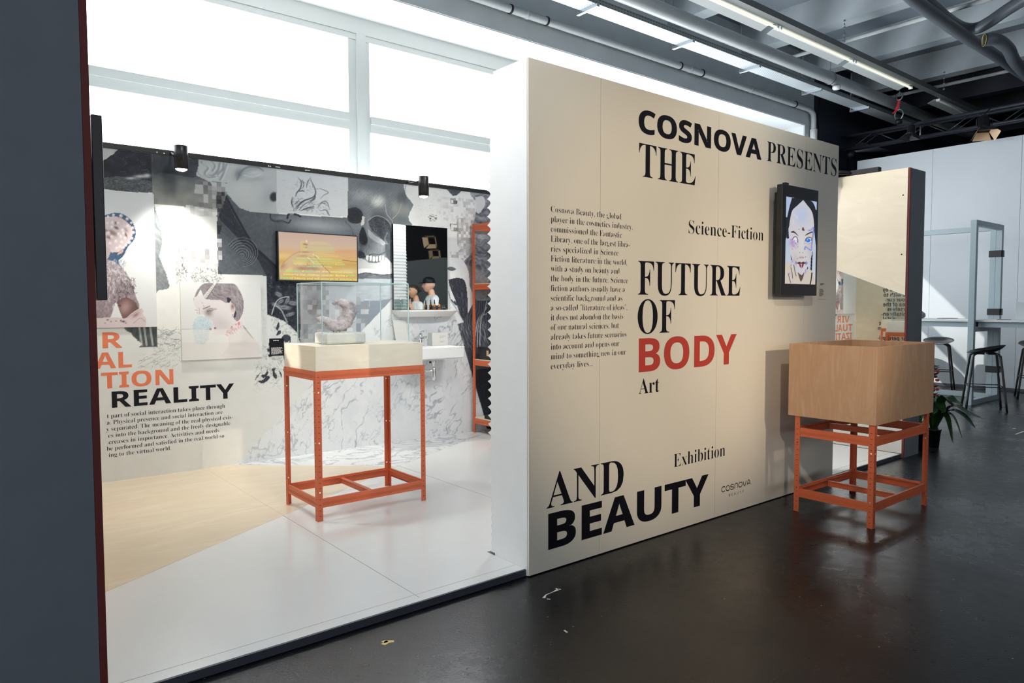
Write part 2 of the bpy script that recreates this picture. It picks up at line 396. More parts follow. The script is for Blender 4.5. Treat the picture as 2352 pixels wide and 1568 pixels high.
# --- hall shell
M['halldark'] = mat('dark_hall_wall', (58, 60, 66), .7)
one(box((HX0-.2, HY0-.2, 0), (HX1+.2, HY0, 5.6)), 'wall_hall_south', M['halldark'], 'dark hall wall far behind the aisle', 'wall', (8, HY0, 0), kind='structure')
one(box((HX0-.2, HY0, 0), (HX0, HY1, 5.6)), 'wall_hall_west', M['halldark'], 'dark hall wall beyond the left return wall', 'wall', (HX0, 0, 0), kind='structure')
one(box((HX1, HY0, 0), (HX1+.2, HY1, 5.6)), 'wall_hall_east', M['halldark'], 'dark hall wall beyond the neighbouring stand', 'wall', (HX1, 0, 0), kind='structure')
ZH, YB, YG = 4.40, 6.42, 7.03
ww = thing('wall_window', 'concrete window wall of the hall with a deep lintel beam', 'wall', (5, 7.2, 0), kind='structure')
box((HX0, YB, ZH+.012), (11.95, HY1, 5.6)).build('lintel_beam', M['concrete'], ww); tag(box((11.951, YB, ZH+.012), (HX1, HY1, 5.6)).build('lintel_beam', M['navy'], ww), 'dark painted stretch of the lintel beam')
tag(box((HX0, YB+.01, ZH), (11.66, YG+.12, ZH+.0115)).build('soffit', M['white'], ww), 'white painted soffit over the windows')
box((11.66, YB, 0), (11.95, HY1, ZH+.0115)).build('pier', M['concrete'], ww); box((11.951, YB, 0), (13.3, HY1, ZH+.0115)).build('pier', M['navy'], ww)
tag(box((11.655, YB+.02, .9), (11.66, YG, ZH)).build('reveal', M['white'], ww), 'white window reveal')
box((HX0, 6.9, 0), (11.655, HY1, .9)).build('sill_wall', M['white'], ww)
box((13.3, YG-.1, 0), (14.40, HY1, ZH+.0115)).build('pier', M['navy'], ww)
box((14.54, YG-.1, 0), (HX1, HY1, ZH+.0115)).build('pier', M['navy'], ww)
box((14.4005, YG-.1, 0), (14.5395, HY1, .9)).build('sill_wall', M['white'], ww)
M['blind'] = emis('daylit_window_blind', (248, 251, 254), BLIND_E)
M['frame'] = mat('white_window_frame', (198, 203, 200), .4)
mx = [-5.4, -2.42, .6, 3.62, 6.64, 9.66, 11.655]
ZT = 3.21
for i, (a, b) in enumerate(zip(mx[:-1], mx[1:])):
    w = thing('window_%d' % (i+1), 'tall white framed window with a glowing blind, behind the booth', 'window', ((a+b)/2, YG, .9), kind='structure')
    m = MB(); h = .055
    m.box((a, YG, .9), (a+h, YG+.09, ZH)); m.box((b-h, YG, .9), (b, YG+.09, ZH))
    m.box((a+h, YG, ZH-.17), (b-h, YG+.09, ZH)); m.box((a+h, YG, .9), (b-h, YG+.09, 1.0)); m.build('frame', M['frame'], w)
    m = MB(); m.box((a+h, YG+.012, ZH-.235), (b-h, YG+.08, ZH-.171)); m.box((a+h+.0005, YG+.02, 1.0), (a+h+.05, YG+.085, ZH-.236)); m.box((b-h-.09, YG+.02, 1.0), (b-h-.0005, YG+.085, ZH-.236)); m.build('sash', M['frame'], w)
    m = MB(); m.box((a+h+.051, YG-.01, ZT+.09), (b-h-.091, YG+.07, ZT+.17)); m.box((a+h+.051, YG+.015, ZT), (b-h-.091, YG+.07, ZT+.089)); m.build('transom', M['frame'], w)
    box((a+h+.05, YG+.1, .95), (b-h, YG+.106, ZH)).build('pane', M['glass'], w)
    if i == 1:   # this blind hangs with a small gap: one patch of sun falls through onto the plinth box
        m = MB(); y0_, y1_ = YG+.0905, YG+.094
        for xa, xb, za, zb in ((a+h, -.87, .96, ZH-.16), (-.63, b-h, .96, ZH-.16), (-.87, -.63, .96, 3.82), (-.87, -.63, 4.1, ZH-.16)): m.box((xa, y0_, za), (xb, y1_, zb))
        m.build('blind', M['blind'], w)
    elif i < 5: box((a+h, YG+.0905, .96), (b-h, YG+.094, ZH-.16)).build('blind', M['blind'], w)
w = thing('window_7', 'narrow bright window strip beyond the end of the cream wall', 'window', (14.8, YG, .9), kind='structure')
box((14.401, YG, .9), (14.539, YG+.01, ZH)).build('blind', M['blind'], w)
# ceiling
ce = thing('ceiling', 'dark concrete ceiling with cross ribs', 'ceiling', (8, -3, 5.55), kind='structure')
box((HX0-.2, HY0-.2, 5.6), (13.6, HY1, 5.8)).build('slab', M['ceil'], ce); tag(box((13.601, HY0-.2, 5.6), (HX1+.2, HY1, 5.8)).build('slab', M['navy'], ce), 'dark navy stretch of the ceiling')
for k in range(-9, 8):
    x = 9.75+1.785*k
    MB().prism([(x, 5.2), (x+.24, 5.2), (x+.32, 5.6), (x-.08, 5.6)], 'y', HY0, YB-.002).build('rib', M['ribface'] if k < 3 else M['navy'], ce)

# =================================================================== LAMPS with fittings come with their builders; the loose ones

# =================================================================== PRINTED ARTWORK (flat prints: colour per vertex of a fine grid lying on its own surface)
def vnoise(x, y, seed=0):
    xi = np.floor(x).astype(np.int64); yi = np.floor(y).astype(np.int64); fx = x-xi; fy = y-yi
    fx = fx*fx*(3-2*fx); fy = fy*fy*(3-2*fy)
    def h(a, b):
        n = (a*374761393+b*668265263+seed*69069) & 0xffffffff; n = ((n ^ (n >> 13))*1274126177) & 0xffffffff
        return ((n ^ (n >> 16)) & 0xffff)/65535.0
    return (h(xi, yi)*(1-fx)+h(xi+1, yi)*fx)*(1-fy)+(h(xi, yi+1)*(1-fx)+h(xi+1, yi+1)*fx)*fy
def fbm(x, y, o=4, seed=0):
    s = 0; a = .5; t = 0
    for i in range(o): s = s+a*vnoise(x*2**i, y*2**i, seed+i); t += a; a *= .5
    return s/t
def catmull(pts, n=8):
    P = [np.array(p, float) for p in pts]; P = [2*P[0]-P[1]]+P+[2*P[-1]-P[-2]]; out = []
    for i in range(1, len(P)-2):
        for k in range(n):
            t = k/n; out.append(.5*(2*P[i]+(P[i+1]-P[i-1])*t+(2*P[i-1]-5*P[i]+4*P[i+1]-P[i+2])*t*t+(3*P[i]-P[i-1]-3*P[i+1]+P[i+2])*t**3))
    return out+[P[-2]]
class Print:
    """grid on the plane P = O + U*u + V*v, painted in the picture's own pixel coordinates X, Y"""
    def __init__(s, O, U, V, w, h, step, base=(228, 232, 232)):
        s.O, s.U, s.V = [np.array(a, float) for a in (O, U, V)]
        s.nu, s.nv = max(2, int(round(w/step))+1), max(2, int(round(h/step))+1)
        uu, vv = np.meshgrid(np.linspace(0, w, s.nu), np.linspace(0, h, s.nv)); s.u, s.v = uu.ravel(), vv.ravel()
        P = s.O+s.u[:, None]*s.U+s.v[:, None]*s.V; s.P = P
        D = P-CAM; dw = D@CF; s.X = 1176+FPX*(D@CR)/dw; s.Y = 784-FPX*(D@CU)/dw
        s.C = np.tile(np.array(base, float), (len(s.X), 1))
    def box(s, x0, y0, x1, y1): return np.nonzero((s.X >= x0) & (s.X <= x1) & (s.Y >= y0) & (s.Y <= y1))[0]
    def poly(s, pts, smooth=0):
        if smooth: pts = catmull(list(pts)+[pts[0]], smooth)
        a = np.array(pts); idx = s.box(a[:, 0].min(), a[:, 1].min(), a[:, 0].max(), a[:, 1].max())
        x, y = s.X[idx], s.Y[idx]; ins = np.zeros(len(idx), bool)
        for (x0, y0), (x1, y1) in zip(a, np.roll(a, -1, 0)):
            if y0 == y1: continue
            c = (y0 > y) != (y1 > y); ins ^= c & (x < (x1-x0)*(y-y0)/(y1-y0)+x0)
        return idx[ins]
    def fill(s, idx, col, a=1.0):
        a = np.asarray(a); a = a[:, None] if a.ndim else a
        c = np.asarray(col, float); s.C[idx] = s.C[idx]*(1-a)+c*a; return idx
    def grain(s, idx, amp, sc=.3, o=4, seed=0, sx=1, sy=1, th=0):
        x, y = s.X[idx], s.Y[idx]; c, q = math.cos(th), math.sin(th)
        n = fbm((x*c+y*q)*sc*sx, (-x*q+y*c)*sc*sy, o, seed)-.5; s.C[idx] += n[:, None]*2*amp; return idx
    def blob(s, cx, cy, rx, ry, col, a=1.0, ang=0, hard=1.0, clip=None):
        R = max(rx, ry)*2.6; idx = s.box(cx-R, cy-R, cx+R, cy+R) if clip is None else clip
        x, y = s.X[idx]-cx, s.Y[idx]-cy; c, q = math.cos(ang), math.sin(ang)
        d = ((x*c+y*q)/rx)**2+((-x*q+y*c)/ry)**2
        s.fill(idx, col, np.clip(np.exp(-(d**hard))*a, 0, 1))
    def ell(s, cx, cy, rx, ry, col, ang=0, a=1.0, soft=.12):
        R = max(rx, ry)*1.3+1; idx = s.box(cx-R, cy-R, cx+R, cy+R)
        x, y = s.X[idx]-cx, s.Y[idx]-cy; c, q = math.cos(ang), math.sin(ang)
        d = np.sqrt(((x*c+y*q)/rx)**2+((-x*q+y*c)/ry)**2); s.fill(idx, col, np.clip((1+soft-d)/(2*soft), 0, 1)*a)
    def line(s, pts, w, col, a=1.0, smooth=6, soft=.7, clip=None, taper=False):
        pts = catmull(pts, smooth) if smooth and len(pts) > 2 else [np.array(p, float) for p in pts]
        A = np.array(pts); m = w+2; idx = s.box(A[:, 0].min()-m, A[:, 1].min()-m, A[:, 0].max()+m, A[:, 1].max()+m)
        if clip is not None: idx = np.intersect1d(idx, clip)
        if not len(idx): return
        x, y = s.X[idx], s.Y[idx]; best = np.full(len(idx), -9.0); n = len(A)-1
        for i, (p, q) in enumerate(zip(A[:-1], A[1:])):
            d = q-p; L = d@d+1e-9; t = np.clip(((x-p[0])*d[0]+(y-p[1])*d[1])/L, 0, 1)
            dist = np.hypot(x-p[0]-t*d[0], y-p[1]-t*d[1]); ww = w/2*(math.sin(PI*min(1, (i+.5)/n))**.6 if taper else 1)
            best = np.maximum(best, ww-dist)
        s.fill(idx, col, np.clip(best/soft+.5, 0, 1)*a)
    def strokes(s, n, x0, y0, x1, y1, L, ang, col, a=.5, w=1.0, spread=.4, seed=1, bend=.3, clip=None):
        r = np.random.default_rng(seed)
        for _ in range(n):
            cx, cy = r.uniform(x0, x1), r.uniform(y0, y1); t = ang+r.normal(0, spread); l = L*r.uniform(.5, 1.2)
            b = r.normal(0, bend); pts = [(cx-math.cos(t-b)*l/2, cy-math.sin(t-b)*l/2), (cx, cy), (cx+math.cos(t+b)*l/2, cy+math.sin(t+b)*l/2)]
            s.line(pts, w*r.uniform(.6, 1.3), col, a*r.uniform(.5, 1), 3, clip=clip, taper=True)
    def mosaic(s, idx, size, lo, hi, a=1.0, seed=0, prob=1.0):
        iu, iv = np.floor(s.u[idx]/size), np.floor(s.v[idx]/size)
        h = vnoise(iu+.0, iv+.0, seed); g = vnoise(iu+.0, iv+.0, seed+5)
        k = g < prob; v = lo+(hi-lo)*h[k]; s.fill(idx[k], np.stack([v, v+1.5, v+4], 1), a)
    def build(s, name, m, parent, mbase=None):
        lc = np.clip(s.C, 0, 255)/255; lc = np.where(lc <= .04045, lc/12.92, ((lc+.055)/1.055)**2.4)
        off = Vector((0, 0, 0)); p = parent
        while p is not None: off += p.location; p = p.parent
        i = np.arange(s.nu*s.nv).reshape(s.nv, s.nu)
        q = np.stack([i[:-1, :-1], i[:-1, 1:], i[1:, 1:], i[1:, :-1]], -1).reshape(-1, 4)
        me = bpy.data.meshes.new(name); nv = len(s.P); nf = len(q)
        me.vertices.add(nv); me.vertices.foreach_set('co', (s.P-np.array(off)).astype(np.float32).ravel())
        me.loops.add(nf*4); me.loops.foreach_set('vertex_index', q.astype(np.int32).ravel())
        me.polygons.add(nf); me.polygons.foreach_set('loop_start', np.arange(0, nf*4, 4, dtype=np.int32))
        me.update(calc_edges=True)
        at_ = me.color_attributes.new('print', 'BYTE_COLOR', 'POINT')
        at_.data.foreach_set('color', np.concatenate([lc, np.ones((nv, 1))], 1).astype(np.float32).ravel())
        me.materials.append(m); o = bpy.data.objects.new(name, me); COL.objects.link(o)
        if parent: o.parent = parent
        return o
M['print'] = vcmat('matt_printed_film', .5, .2); M['gloss_print'] = vcmat('glossy_acrylic_print', .12, .5); M['screen'] = vcmat('lit_screen_picture', .25, .4, .85)

# ------------------------------------------------------------------ the collage mural
m = Print((.397, YM-.0012, ZP+.001), (1, 0, 0), (0, 0, 1), 4.303, 2.44, .006, (229, 232, 231))
al = np.arange(len(m.X)); m.grain(al, 3, .05)
# faint paper creases over the lower left
m.strokes(260, 352, 620, 420, 830, 16, .3, (120, 126, 130), .35, .8, .7, 3, .4)
m.strokes(120, 585, 700, 660, 900, 15, .2, (120, 126, 130), .3, .8, .6, 4, .4)
# dark stormy corner
k = m.poly([(200, 300), (347, 340), (351, 442), (200, 432)]); m.fill(k, (50, 54, 66)); m.grain(k, 22, .07, 5, 3)
k2 = m.poly([(200, 300), (273, 340), (262, 352), (248, 362), (238, 368), (200, 380)]); m.fill(k2, (188, 192, 192)); m.grain(k2, 8, .3)
k2 = m.poly([(238, 408), (280, 405), (350, 418), (351, 442), (238, 434)], 4); m.fill(k2, (104, 110, 114), .9); m.grain(k2, 45, .25, 4, 5, 1, 3)
for a, b, r, q in ((322, 405, 16, 4), (338, 403, 9, 5), (300, 409, 12, 2.5)): m.blob(a, b, r, q, (214, 216, 214), .9)
m.strokes(22, 280, 352, 346, 400, 12, .4, (150, 154, 160), .5, 1, .6, 6)
# hazy panel with the left spotlight's light painted in, brighter towards the bottom
k = m.poly([(346, 340), (500, 360), (500, 484), (351, 470)]); m.fill(k, (96, 102, 108)); m.grain(k, 20, .04, 4, 9)
t = np.clip((m.Y[k]-395)/55, 0, 1)[:, None]; m.C[k] = m.C[k]*(1-t)+np.array((150, 153, 151))*t; m.grain(k, 12, .06, 4, 12)
kd = m.poly([(352, 352), (452, 364), (452, 400), (440, 408), (404, 401), (372, 396), (352, 398)], 5); m.fill(kd, (70, 75, 84), .75); m.grain(kd, 15, .08)
# marble head: curls, cheek, eye, nostril
k = m.poly([(455, 352), (640, 375), (640, 492), (575, 486), (552, 478), (536, 462), (524, 447), (514, 441), (500, 438), (482, 418), (462, 408), (450, 402), (456, 380)]); m.fill(k, (190, 196, 199)); m.grain(k, 6, .03)
for pts, w in (([(462, 372), (478, 384), (470, 398), (486, 404), (500, 392), (505, 374)], 5), ([(500, 400), (512, 388), (514, 372)], 6), ([(452, 392), (462, 402), (478, 408), (494, 406)], 4), ([(486, 368), (494, 380), (488, 392)], 4), ([(520, 378), (512, 400), (506, 412)], 5)):
    m.line(pts, w, (132, 140, 147), .55, 8, 2.5, k); m.line([(a+4, b+2) for a, b in pts], w*.6, (216, 220, 221), .6, 8, 2, k)
m.blob(578, 392, 34, 10, (150, 158, 164), .75, -.25, 1, k); m.blob(548, 400, 9, 13, (120, 129, 137), .75, .4, 1, k); m.line([(545, 412), (556, 392), (572, 383), (592, 384), (604, 392)], 4, (116, 125, 133), .7, 8, 3, k)
m.blob(584, 396, 20, 6, (206, 211, 212), .8, -.1, 1, k); m.line([(560, 402), (580, 406), (600, 400)], 2.5, (214, 218, 218), .7, 8, 2, k); m.blob(585, 412, 26, 5, (160, 167, 172), .5, -.1, 1, k)
m.blob(618, 450, 16, 26, (160, 167, 173), .5, .3, 1, k); m.ell(629, 452, 9, 10.5, (58, 63, 72), .2, 1, .25); m.blob(560, 440, 40, 26, (204, 209, 211), .6, .3, 1, k)
# engraved horn and cloth, dark
k = m.poly([(498, 470), (514, 441), (524, 447), (536, 462), (552, 478), (575, 486), (640, 492), (800, 500), (822, 520), (822, 640), (640, 634), (500, 629)]); m.fill(k, (104, 111, 119))
x, y = m.X[k], m.Y[k]; m.C[k] += (np.sin((x*.8-y)*1.3)*5)[:, None]; m.grain(k, 10, .2, 3, 4)
kk = m.poly([(498, 440), (514, 441), (520, 460), (540, 500), (562, 536), (590, 570), (640, 620), (640, 634), (610, 630), (595, 600), (580, 580), (560, 560), (520, 520), (502, 500)]); m.fill(kk, (62, 67, 77), .9); m.grain(kk, 10, .2)
m.line([(516, 446), (545, 500), (580, 560), (610, 590), (645, 622)], 5, (48, 52, 62), .9, 6, 2)
for i in range(13):
    r = 5+i*2.6; m.line([(556+r*math.cos(a)*1.0, 588+r*math.sin(a)*.92-(r*.25)) for a in np.linspace(-2.6, 1.6, 9)], 1.5, (46, 50, 60) if i % 2 else (150, 156, 162), .7, 4)
m.strokes(60, 505, 500, 580, 620, 20, .9, (140, 146, 152), .35, 1, .3, 8, .3, k)
m.blob(730, 520, 75, 20, (178, 185, 190), .85, .12, 1, k); m.blob(760, 560, 55, 22, (160, 168, 174), .7, .1, 1, k); m.blob(640, 500, 14, 16, (70, 76, 86), .6, 0, 1, k)
m.line([(621, 492), (622, 502), (632, 508), (648, 507), (662, 512), (668, 505)], 3, (52, 57, 66), .85, 8, 1.2); m.blob(645, 500, 16, 7, (142, 149, 156), .8)
m.line([(660, 501), (664, 491), (682, 493), (690, 497)], 4, (40, 44, 54), .95, 6, 1); m.line([(792, 508), (806, 522), (812, 540)], 1.5, (80, 86, 94), .7)
# pixel blocks between them
k = m.poly([(447, 412), (522, 420), (522, 442), (500, 500), (448, 484)]); m.mosaic(k, .034, 120, 200, .9, 3, .75)
k = m.poly([(497, 440), (516, 442), (510, 520), (498, 560)]); m.mosaic(k, .034, 60, 120, .9, 4, .7)
# bright panel with the dark profile and a pencil beard
k = m.poly([(352, 468), (498, 482), (500, 630), (470, 760), (354, 760)]); m.fill(k, (236, 238, 236)); m.grain(k, 3, .08)
k = m.poly([(353, 462), (357, 480), (366, 505), (372, 530), (374, 556), (368, 580), (366, 588), (372, 604), (383, 632), (389, 654), (388, 662), (376, 665), (364, 666), (357, 676), (353, 690)], 0)
m.fill(k, (146, 153, 157)); m.grain(k, 26, .12, 4, 2, 1, 3, .9)
m.mosaic(m.poly([(426, 470), (499, 482), (499, 500), (426, 492)]), .034, 196, 232, .8, 12, .8)
m.mosaic(m.poly([(428, 545), (510, 548), (510, 612), (430, 606)]), .034, 190, 240, .8, 17, .6)
m.strokes(70, 404, 560, 430, 650, 16, 1.3, (70, 76, 84), .6, 1.2, .35, 21, .5); m.strokes(90, 440, 615, 510, 650, 15, .9, (70, 76, 84), .6, 1.2, .6, 22, .6)
m.strokes(60, 395, 500, 440, 640, 12, .9, (150, 156, 160), .35, .8, .6, 23, .5)
m.mosaic(m.poly([(438, 570), (480, 572), (486, 606), (440, 604)]), .034, 165, 235, .9, 31, .7)
# sheet with the drawn flame of leaves
k = m.poly([(634, 370), (799, 395), (799, 498.5), (636, 487.5)]); m.fill(k, (206, 211, 215)); m.grain(k, 3, .1); m.strokes(36, 640, 400, 790, 485, 12, .12, (160, 166, 172), .4, .7, .15, 33, .1, k)
D = (74, 80, 90)
for pts, w in (([(684, 407), (692, 418), (690, 432), (682, 442), (678, 452)], 3), ([(694, 412), (698, 424), (694, 434)], 2), ([(713, 408), (706, 420), (704, 432)], 2), ([(713, 408), (717, 420), (722, 430), (725, 442), (720, 452), (706, 458), (692, 464), (682, 474), (674, 484)], 3),
    ([(724, 446), (722, 456), (712, 462)], 4), ([(672, 452), (670, 466), (674, 478)], 3), ([(712, 456), (700, 460), (688, 470), (680, 482)], 3), ([(718, 462), (704, 466), (694, 474), (686, 484)], 2), ([(726, 434), (738, 434), (754, 442), (744, 448), (736, 456)], 1.4), ([(730, 470), (744, 462), (752, 466), (757, 482)], 2), ([(728, 478), (740, 466), (750, 472)], 1.6), ([(736, 484), (748, 482), (754, 490), (758, 498)], 2.4), ([(690, 484), (706, 478), (722, 474)], 3.4), ([(684, 440), (694, 438), (700, 440)], 3)):
    m.line(pts, w, D, .75, 6, 1.2, k, True)
m.strokes(70, 672, 455, 722, 484, 13, -.5, D, .5, 1, .3, 35, .4, k); m.strokes(30, 725, 465, 756, 494, 10, .5, D, .4, .9, .4, 36, .4, k); m.strokes(25, 680, 412, 722, 450, 10, 1.1, D, .4, .9, .4, 37, .4, k)
# long shaded skull in profile
k = m.poly([(799, 398), (926, 418), (928, 432), (932, 446), (938, 456), (946, 462), (950, 470), (949, 477), (942, 486), (938, 497), (940, 506), (947, 516), (947, 530), (905, 560), (905, 645), (822, 645), (822, 543), (811, 533), (806, 520), (799, 505)])
m.fill(k, (128, 135, 141)); x, y = m.X[k], m.Y[k]; m.C[k] += (np.sin((x*.9+y*.9))*4)[:, None]; m.grain(k, 8, .25)
for cx, cy, rx, ry, c, a, g in ((868, 462, 16, 14, (214, 217, 215), .9, 0), (832, 448, 26, 14, (176, 182, 186), .6, 0), (920, 480, 22, 16, (176, 180, 178), .8, .4), (858, 425, 50, 12, (110, 117, 124), .7, .12), (812, 492, 18, 16, (56, 61, 70), .95, 0), (868, 514, 24, 26, (74, 80, 88), .95, .5), (882, 535, 10, 26, (168, 174, 176), .8, .3), (846, 520, 7, 30, (150, 157, 161), .7, .1), (832, 548, 7, 20, (66, 72, 80), .9, .1), (838, 556, 5, 8, (40, 44, 52), .9, 0), (875, 565, 22, 14, (156, 163, 167), .7, .3), (894, 582, 10, 20, (100, 107, 114), .8, -.3), (828, 585, 7, 12, (58, 63, 72), .9, 0), (856, 580, 20, 8, (150, 157, 162), .7, 0)):
    m.blob(cx, cy, rx, ry, c, a, g, 1.4, k)
m.line([(834, 500), (830, 516), (836, 512)], 3, (196, 200, 200), .8); m.line([(848, 535), (868, 548), (882, 562)], 3, (190, 195, 196), .6); m.line([(888, 504), (896, 520), (898, 545)], 3, (190, 194, 194), .5); m.line([(885, 470), (888, 490), (900, 506), (902, 512)], 2, (196, 198, 196), .6); m.line([(922, 468), (918, 482), (910, 494), (902, 502)], 2, (200, 202, 200), .6)
for pts, c in (([(799, 480), (815, 476), (830, 484), (834, 500), (826, 512), (808, 512), (799, 504)], (46, 51, 60)), ([(846, 506), (862, 496), (882, 500), (897, 516), (901, 540), (893, 560), (880, 552), (862, 534), (850, 522)], (74, 80, 89)), ([(825, 536), (833, 520), (841, 536), (845, 554), (836, 562), (826, 556)], (44, 48, 57)), ([(884, 562), (901, 556), (902, 600), (892, 596), (886, 580)], (84, 90, 98)), ([(822, 576), (836, 580), (838, 592), (824, 590)], (52, 57, 66))):
    kk = m.poly(pts, 5); m.fill(kk, c, .88); m.grain(kk, 14, .3)
m.fill(m.poly([(832, 496), (838, 498), (836, 516), (829, 517)], 0), (206, 209, 209), .9); m.fill(m.poly([(846, 526), (862, 540), (884, 556), (878, 563), (858, 552), (846, 540)], 4), (184, 190, 193), .85)
m.strokes(60, 850, 505, 898, 555, 12, .9, (150, 156, 162), .5, 1, .35, 141, .3, k); m.strokes(70, 803, 420, 900, 480, 18, -.9, (92, 98, 106), .35, 1, .2, 142, .2, k); m.strokes(50, 826, 556, 892, 592, 12, 1.2, (96, 102, 110), .45, 1, .4, 143, .4, k)
m.line([(846, 506), (862, 496), (882, 500), (897, 516), (901, 540)], 1.6, (192, 197, 198), .7); m.line([(890, 560), (884, 548), (890, 534)], 2, (170, 176, 180), .6); m.line([(838, 590), (852, 584), (872, 584), (886, 578)], 1.6, (62, 67, 76), .8)
kj = m.poly([(822, 592), (838, 596), (850, 604), (872, 602), (884, 590), (900, 606), (900, 618), (822, 620)], 3); m.fill(kj, (214, 218, 219), .9)
for i in range(6):
    tx = 841+i*7.2; ty = 590-abs(i-2.5)*1.2; kt = m.poly([(tx, ty), (tx+6.2, ty-.6), (tx+5.8, ty+9), (tx+3, ty+11), (tx+.6, ty+9)], 3); m.fill(kt, (226, 229, 229)); m.line([(tx+6.6, ty-1), (tx+6.2, ty+9)], 1.2, (66, 72, 80), .8, 0)
k = m.poly([(822, 617), (902, 617), (902, 640), (822, 640)]); m.fill(k, (230, 233, 233)); k = m.poly([(822, 630), (840, 626), (860, 629), (880, 631), (902, 629), (902, 700), (822, 690)], 0); m.fill(k, (124, 131, 138)); m.grain(k, 28, .2, 4, 44, .6, 2.5); m.line([(822, 630), (840, 626), (860, 629), (880, 631), (902, 629)], 2, (60, 66, 74), .8, 0)
# dark engraving of leaves beside the caption plate
k = m.poly([(612, 628), (700, 640), (830, 648), (830, 790), (690, 790), (682, 764), (655, 738), (630, 728), (613, 722)]); m.fill(k, (58, 63, 75)); m.grain(k, 30, .14, 5, 51)
for cx, cy, rx, ry, an in ((634, 700, 11, 4, .3), (645, 692, 8, 4, -.6), (660, 690, 9, 4, -1.1), (672, 696, 11, 5, .2), (655, 706, 14, 5, .1), (666, 722, 12, 4, -.3), (690, 660, 11, 7, -.9), (708, 668, 9, 6, .5), (640, 676, 9, 5, .5), (700, 690, 10, 7, .8)):
    m.ell(cx, cy, rx, ry, (170, 176, 182), an, .8, .25); m.line([(cx-rx*math.cos(an), cy-rx*math.sin(an)), (cx+rx*math.cos(an), cy+rx*math.sin(an))], .9, (60, 66, 76), .8, 0)
m.line([(624, 722), (629, 706), (634, 694), (642, 686), (654, 682), (664, 682)], 2, (222, 225, 226), .9); m.line([(634, 702), (646, 712), (654, 728), (660, 740)], 2.4, (206, 210, 212), .9); m.line([(690, 722), (698, 740), (696, 760), (688, 778)], 1.6, (214, 218, 220), .9)
m.strokes(120, 614, 634, 720, 760, 12, .7, (176, 182, 188), .6, 1, 1.0, 53, .6, k)
kf = m.poly([(613, 722), (630, 728), (655, 738), (682, 764), (690, 790), (612, 790)]); t = np.clip(fbm(m.X[kf]*.12, m.Y[kf]*.12, 3, 3), 0, 1)
m.fill(kf, (226, 230, 230))
m.strokes(90, 622, 722, 690, 770, 10, .8, (84, 90, 100), .5, 1, .9, 57, .5)
# grey mosaic and washes behind the glass case
k = m.poly([(690, 648), (756, 650), (756, 790), (690, 790)]); m.fill(k, (176, 181, 187)); m.grain(k, 16, .06)
m.blob(722, 700, 18, 26, (128, 126, 134), .7, 0, 1.2, k); m.mosaic(k, .042, 130, 226, .55, 61, .6)
k = m.poly([(756, 650), (830, 652), (830, 800), (756, 800)]); m.fill(k, (196, 203, 210)); m.grain(k, 10, .05); m.mosaic(m.poly([(756, 700), (822, 700), (822, 790), (756, 790)]), .042, 176, 232, .8, 66, .7)
k = m.poly([(818, 640), (905, 640), (905, 740), (818, 790)]); m.fill(k, (190, 198, 206)); m.grain(k, 14, .2, 3, 67, .4, 2); kk = m.poly([(818, 692), (872, 690), (905, 684), (905, 740), (818, 790)]); m.fill(kk, (150, 160, 172)); m.mosaic(m.poly([(818, 680), (850, 690), (840, 770), (818, 790)]), .042, 150, 225, .8, 69, .7)
# right hand part: torn white, pixels, swirling rock, veiled figure
k = m.poly([(926, 410), (1240, 440), (1240, 1000), (905, 800), (905, 560), (947, 516), (938, 497), (950, 470), (932, 446)]); m.fill(k, (226, 229, 230)); m.grain(k, 3, .1)
k = m.poly([(799, 398), (926, 418), (928, 432), (932, 446), (938, 456), (946, 462), (950, 470), (949, 477), (942, 486), (938, 497), (940, 506), (947, 516), (947, 530)])
m.strokes(30, 985, 492, 1003, 508, 4, .3, (50, 54, 62), .8, 1.3, .6, 71); m.strokes(60, 960, 440, 1040, 500, 2, .3, (120, 126, 132), .5, .9, 1, 72)
def pixels(pts, lo, hi, prob, seed, size=.03): m.mosaic(m.poly(pts), size, lo, hi, .9, seed, prob)
pixels([(1004, 450), (1090, 458), (1090, 500), (1060, 520), (1008, 500)], 196, 228, .4, 73); pixels([(1050, 500), (1112, 505), (1112, 590), (1070, 600), (1050, 560)], 165, 214, .85, 74); pixels([(1062, 455), (1112, 460), (1112, 520), (1070, 520)], 170, 222, .6, 78); pixels([(1034, 578), (1112, 566), (1112, 612), (1040, 622)], 176, 224, .7, 75); pixels([(1034, 455), (1050, 455), (1050, 468), (1034, 468)], 90, 170, .9, 76); pixels([(1033, 514), (1050, 514), (1056, 532), (1036, 530)], 90, 170, .85, 77)
k = m.poly([(1020, 428), (1062, 436), (1050, 448), (1040, 450)]); m.fill(k, (96, 102, 110)); m.grain(k, 22, .3)
kr = m.poly([(1090, 430), (1240, 440), (1240, 760), (1100, 700), (1086, 660), (1060, 612), (1080, 585), (1092, 560), (1088, 520), (1094, 470), (1080, 445)], 5)
m.fill(kr, (134, 138, 146)); x, y = m.X[kr], m.Y[kr]; w_ = fbm(x*.035, y*.035, 4, 80)*34; m.C[kr] += (np.sin((y*.42+w_*.9+x*.10))*18)[:, None]+(fbm(x*.05+w_*.05, y*.09, 4, 82)-.5)[:, None]*90; m.grain(kr, 12, .2)
m.fill(m.poly([(1092, 452), (1110, 452), (1114, 470), (1100, 490), (1090, 478)], 4), (218, 221, 224), .9); m.blob(1108, 540, 12, 20, (200, 203, 208), .6, .5, 1, kr)
k = m.poly([(1060, 612), (1086, 612), (1118, 640), (1118, 680), (1096, 690), (1076, 650)], 5); m.fill(k, (152, 148, 152)); m.grain(k, 16, .2)
k = m.poly([(1024, 600), (1040, 592), (1060, 596), (1072, 612), (1078, 640), (1076, 690), (1074, 740), (1066, 752), (1040, 700), (1026, 650)], 5); m.fill(k, (222, 225, 227)); m.grain(k, 5, .2)
